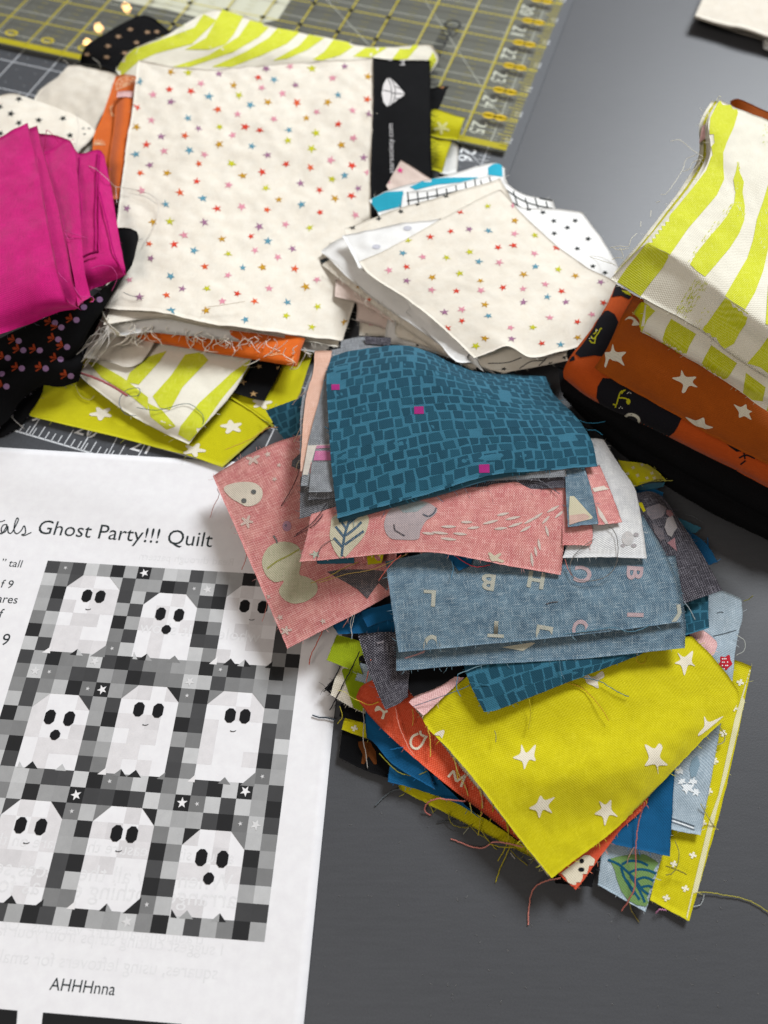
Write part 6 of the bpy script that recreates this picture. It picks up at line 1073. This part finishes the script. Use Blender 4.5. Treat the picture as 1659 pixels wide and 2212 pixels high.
# ------------------------------------------------------------------ loose threads
OY, PKT, TEA, WHT = '#b3a62a', '#c46a5c', '#2f6f8a', '#cfcac0'
for par, reg, pts, col, r in (
    (tl, '4', [(1205, 515, 31), (1255, 540, 29), (1300, 545, 28), (1350, 538, 28)], TEA, .16), (tl, '4', [(1270, 575, 31), (1310, 578, 29), (1340, 598, 28)], TEA, .16),
    (tl, '4', [(850, 800, 33), (800, 860, 32), (790, 890, 32), (800, 850, 32.5), (840, 850, 32.4), (855, 905, 32)], '#3a3840', .17), (tl, '4', [(840, 790, 33), (780, 830, 32.4), (640, 850, 32), (600, 835, 33), (525, 882, 32)], '#50606c', .14), (tl, '4', [(960, 795, 34), (1060, 800, 33), (1110, 830, 32), (1150, 860, 32)], '#6a6a70', .15),
    (tl, '4', [(120, 900, 32), (60, 980, 31), (-20, 1040, 29)], '#3a353a', .16), (tl, '4', [(108, 560, 34), (150, 590, 35), (158, 620, 35.5)], TEA, .14),
    (pk, 'c', [(410, 1540, 29), (390, 1660, 25), (300, 1850, 21), (205, 2000, 19)], '#2e2a30', .16), (pk, 'c', [(490, 730, 28), (420, 780, 26), (330, 880, 22)], '#cbb0a0', .16), (pk, 'c', [(445, 1090, 29), (390, 1200, 26), (345, 1295, 23)], '#cdb39d', .18), (pk, 'c', [(415, 1490, 29), (385, 1540, 27), (370, 1610, 24)], '#c9b79a', .16), (pk, 'c', [(-10, 1040, 6), (60, 1080, 8), (130, 1130, 12), (200, 1210, 14)], '#3f5f4a', .13), (pk, 'c', [(-10, 1200, 5), (40, 1140, 8), (140, 1135, 13)], '#b07a4a', .14),
    (pk, '5', [(110, 110, 12), (230, 60, 12), (300, 15, 14), (345, 10, 16), (360, 40, 18)][:4], '#bf8b4a', .14),
    (pk, '5', [(75, 280, 13), (85, 310, 9), (60, 360, 5), (45, 410, 3)], '#c9837c', .15), (pk, '5', [(195, 540, 14), (205, 580, 12), (185, 640, 8)], '#cf8177', .17), (pk, '5', [(545, 905, 14), (520, 960, 9), (490, 1020, 4), (482, 1060, 2.4)], '#d2604a', .2), (pk, '5', [(300, 760, 13), (295, 800, 11), (285, 840, 8), (275, 870, 6)], '#d38a80', .13), (pk, 'a', [(420, 10, 18), (380, 100, 15), (310, 200, 12)], '#d39a90', .17), (pk, 'a', [(440, 30, 18), (420, 120, 15), (435, 240, 13), (436, 295, 12)], '#c9c6c2', .17), (pk, 'a', [(470, 0, 18), (450, 90, 16), (430, 180, 14)], '#d0cdc8', .13),
    (lf, '5', [(1120, 570, 31), (1160, 600, 29), (1220, 628, 28.4), (1285, 618, 28.6)], '#c8424e', .17), (lf, '5', [(890, 575, 30), (840, 620, 28), (790, 690, 25)], '#d0685c', .17), (lf, '5', [(920, 568, 30), (860, 600, 28), (760, 640, 26), (650, 660, 24), (520, 700, 22)], '#a5894a', .13),
    (lf, '5', [(630, 495, 30), (560, 520, 30), (530, 550, 29.6), (515, 605, 28)], '#6b5a5c', .12), (lf, '5', [(545, 395, 31), (500, 445, 30.6), (415, 495, 24)], '#3a343c', .16), (lf, '5', [(1115, 600, 29), (1120, 640, 28), (1110, 680, 28)], '#4f7f9a', .12),
    (lf, 'b', [(50, 330, 32), (95, 420, 32), (140, 500, 31), (200, 580, 29)], '#c4766a', .16), (lf, 'b', [(20, 800, 29), (45, 880, 28), (80, 940, 28)], '#c4766a', .14), (lf, 'b', [(270, 630, 31), (170, 700, 30.4), (90, 780, 29.6), (62, 870, 28.6), (100, 960, 28), (200, 985, 28), (330, 960, 28), (420, 890, 28.4), (458, 780, 29.6), (455, 640, 30), (420, 560, 30), (380, 530, 30)], '#6f6a64', .14),
    (yel, '6', [(745, 395, 22), (690, 420, 20), (600, 480, 20), (500, 520, 19), (400, 555, 18)], '#4a6578', .12), (yel, '6', [(945, 470, 20), (1000, 490, 18), (1060, 550, 18), (1095, 605, 17.5)], '#c79a34', .16), (yel, '6', [(990, 450, 21), (1060, 465, 19), (1120, 500, 18), (1165, 520, 17.5)], '#3f7088', .16), (yel, '6', [(812, 530, 20), (818, 580, 18), (810, 635, 17.5)], OY, .16), (yel, '6', [(690, 640, 17.6), (695, 660, 17.4), (693, 682, 17.3)], '#50616a', .1), (yel, '6', [(920, 385, 24), (925, 430, 23), (938, 460, 22)], '#5d7f8f', .13),
    (yel, '6', [(560, 440, 21), (555, 490, 20), (570, 520, 19)], '#4f7f9a', .14), (yel, '6', [(600, 470, 22), (660, 480, 21), (740, 510, 20), (775, 550, 19)], '#3d7288', .12), (yel, '6', [(1195, 365, 22), (1195, 395, 19), (1215, 402, 18), (1228, 380, 18)], '#c8a02a', .1),
    (cor, 'a', [(920, 1050, 12), (930, 1130, 12), (960, 1260, 12), (1010, 1380, 11), (1060, 1490, 11), (1130, 1590, 10)], '#e08f7c', .15), (cor, 'a', [(1105, 1060, 14), (1115, 1160, 13), (1108, 1250, 12)], '#c8a048', .15), (cor, 'a', [(1270, 1250, 14), (1290, 1350, 13), (1305, 1450, 12), (1300, 1600, 11)], '#cdb14a', .18), (cor, 'a', [(1570, 1610, 13), (1590, 1720, 12), (1610, 1850, 11)], '#cdb83a', .18), (cor, 'a', [(470, 960, 12), (540, 990, 12), (620, 1020, 12), (680, 1010, 12.6), (735, 985, 14)], '#d8b03a', .15), (cor, 'a', [(280, 860, 9), (360, 880, 9), (420, 930, 10), (470, 960, 11)], '#c9c06a', .12),
    (cor, 'a', [(520, 430, 14), (440, 600, 11), (300, 870, 8), (250, 970, 6), (190, 1078, 2)], '#25222a', .22), (cor, 'a', [(300, 620, 9), (230, 740, 7), (150, 850, 6), (120, 880, 5)], '#2b2a2c', .2), (cor, 'a', [(645, 520, 19), (620, 640, 15), (595, 770, 12)], '#d8735a', .19), (cor, 'a', [(560, 1060, 8), (570, 1200, 7), (560, 1400, 6), (590, 1560, 4), (608, 1720, 3)], '#a7a19a', .17), (cor, 'a', [(300, 1040, 6), (330, 1150, 5), (280, 1230, 3)], '#b3a63a', .17),
    (cor, 'a', [(740, 1560, 7), (850, 1680, 6), (960, 1770, 6), (1080, 1800, 6), (1180, 1790, 7), (1270, 1755, 8)], '#8f8c34', .19), (cor, 'a', [(860, 1520, 9), (940, 1500, 9), (1010, 1488, 9.4)], '#1d6698', .14), (cor, 'a', [(1310, 1830, 7), (1330, 1900, 6), (1340, 1960, 5)], '#7a7068', .12),
    (cor, 'e', [(670, 378, 8), (560, 370, 7), (460, 360, 6), (395, 385, 4), (365, 430, 2), (380, 465, .6), (415, 480, .4)], '#cb7d74', .26), (cor, 'e', [(1090, 715, 8), (960, 685, 7), (870, 680, 4), (800, 720, 1.2), (720, 715, .5), (640, 685, .4), (560, 655, .4)], '#d08a80', .26), (cor, 'e', [(1365, 945, 8), (1260, 965, 5), (1180, 1010, 1.4), (1145, 1090, .6), (1132, 1200, .5), (1128, 1290, .5)], '#cb8478', .24),
    (yel, 'e', [(585, 60, 13), (610, 160, 12), (670, 280, 10), (700, 400, 7), (715, 470, 5)], '#cdbf6a', .18), (yel, 'e', [(770, 285, 12), (790, 380, 10), (775, 520, 5), (760, 630, 2)], '#b9ab38', .2), (yel, 'e', [(780, 290, 12), (790, 360, 11), (798, 430, 9)], '#c3a07a', .15), (yel, 'e', [(865, 380, 12), (870, 440, 9), (845, 530, 5)], OY, .17), (yel, 'e', [(965, 500, 12), (975, 570, 10), (990, 660, 7)], OY, .2), (yel, 'e', [(970, 520, 11), (985, 600, 9), (970, 700, 5), (905, 820, 1)], OY, .18), (yel, 'e', [(1000, 700, 7), (975, 760, 4), (920, 880, 1), (888, 980, .5)], OY, .18), (yel, 'e', [(1000, 740, 5), (1060, 800, 2), (1125, 850, .8)], '#8f8326', .16), (yel, 'e', [(840, 690, 4), (930, 715, 5), (1060, 710, 7), (1080, 660, 9)], OY, .16),
    (yel, 'e', [(545, 460, 3), (550, 520, 2), (590, 560, 1.5), (680, 570, 1.5), (720, 545, 2)], '#7f762a', .16), (yel, 'e', [(700, 560, 2), (760, 620, 1.2), (800, 640, 1), (850, 680, .8)], '#8d8430', .15), (yel, 'e', [(690, 570, 2), (650, 620, .8)], '#9a9a84', .14), (yel, 'e', [(780, 590, 3), (830, 660, 1.6), (880, 720, .8), (900, 735, .6)], '#a29834', .15), (yel, 'e', [(1000, 760, 4), (1030, 800, 1)], '#b8b4ac', .18), (yel, 'e', [(370, 370, 3), (410, 420, 1.4), (430, 465, .6)], '#8d8430', .15)):
    thread(par, reg, pts, col, r)
c = ORG
for reg, pts, col, r, lab in (('e', [(0, 412, .5), (60, 350, .5), (130, 300, .8), (190, 288, 1.6)], '#5d6266', .28, 'grey twisted thread lying on the table left of the dull yellow scrap'), ('e', [(455, 534, .5), (520, 526, .6), (600, 520, 1.)], '#4b4d50', .2, 'short dark grey thread on the table near the frayed yellow edge'),
                              ('a', [(0, 1135, 1), (70, 1160, 1), (160, 1165, 1.2), (250, 1185, 1.4)], '#3c4650', .26, 'dark slate thread lying across the right edge of the paper sheet'), ('d', [(1100, 1275, 1.2), (1200, 1275, 1), (1330, 1295, .8), (1480, 1325, .6), (1580, 1370, .6), (1680, 1440, .6)], '#a7a04c', .2, 'long olive thread on the table at the right of the front pile'),
                              ('d', [(1085, 1382, .8), (1140, 1370, .8), (1165, 1330, 1), (1172, 1290, 1.2)], '#aab0b0', .14, 'short white thread loop by the near right corner of the pile'), ('d', [(600, 1340, 4), (620, 1410, 2), (650, 1460, .6), (678, 1500, .4)], '#8a7c3c', .16, 'short brown thread below the green leaf scrap'),
                              ('d', [(718, 590, 13), (680, 720, 10), (655, 900, 9), (650, 1100, 7), (640, 1250, 6), (600, 1330, 5), (545, 1415, 3)], '#b56a60', .22, 'rose thread hanging down over the royal blue and leaf scraps'), ('d', [(640, 930, 9), (600, 1000, 8), (585, 1060, 7)], '#b08a78', .14, 'short tan thread on the green leaf print'),
                              ('d', [(1145, 600, 7), (1180, 660, 6), (1225, 740, 4), (1280, 800, 1.5)], '#a7a268', .2, 'khaki thread crossing the edge of the yellow cross scrap'), ('d', [(880, 1075, 6), (960, 1100, 6), (1040, 1140, 5)], '#77703a', .2, 'olive thread lying on the yellow cross scrap'), ('d', [(950, 880, 7), (980, 960, 6.6), (970, 1060, 6.4), (930, 1130, 6), (880, 1140, 5.6)], '#8d8a4c', .17, 'curled khaki thread on the yellow cross scrap'),
                              ('d', [(1295, 20, 8), (1330, 80, 6), (1320, 130, 5), (1265, 152, 5)], '#b9b48a', .2, 'curled cream thread at the top of the yellow cross scrap'), ('d', [(805, 1435, 1.5), (830, 1405, 2.4), (885, 1410, 2)], '#b87fa0', .24, 'mauve thread end under the slate grey scrap'),
                              ('b', [(1440, 1430, 10), (1510, 1480, 9), (1505, 1560, 8), (1440, 1600, 7)], '#b9bdb8', .14, 'looped white thread at the right of the grey flower scrap'), ('b', [(1500, 1150, 10), (1545, 1135, 11), (1580, 1105, 12)], '#8f8c3a', .16, 'short olive thread at the tip of the grey flower scrap'), ('b', [(985, 1130, 19), (1050, 1210, 18), (1100, 1305, 16)], '#a7b4ba', .2, 'pale blue thread over the dark teal tile scrap'),
                              ('b', [(1205, 620, 1), (1205, 660, 1), (1215, 740, 1)], '#1f6fa8', .2, 'blue thread on the table beside the royal blue scrap edge'), ('b', [(640, 170, 17), (740, 155, 17), (915, 150, 14)], '#a5a14e', .2, 'olive thread sticking out over the lime scrap with dashes'), ('b', [(0, 1425, 25.6), (200, 1400, 26), (420, 1370, 26), (560, 1405, 25.6), (660, 1380, 25.6), (720, 1350, 25.6)], '#5f8598', .2, 'blue thread along the edge of the blue letter scrap'),
                              ('6', [(560, 440, 21.6), (640, 410, 22), (700, 398, 22), (790, 390, 22.4)], '#7fa0ac', .16, 'pale blue thread along the teal tile scrap below the letters'), ('b', [(1020, 430, 1), (1090, 450, 1), (1170, 500, 1)], '#55585c', .14, 'faint grey thread on the table by the black cotton')):
    thread(None, reg, pts, col, r, label=lab, cat='thread', group='loose threads')
print('tris', sum(len(o.data.loop_triangles) if o.data.calc_loop_triangles() is None else 0 for o in COL.objects if o.type == 'MESH'), 'objects', len(COL.objects))
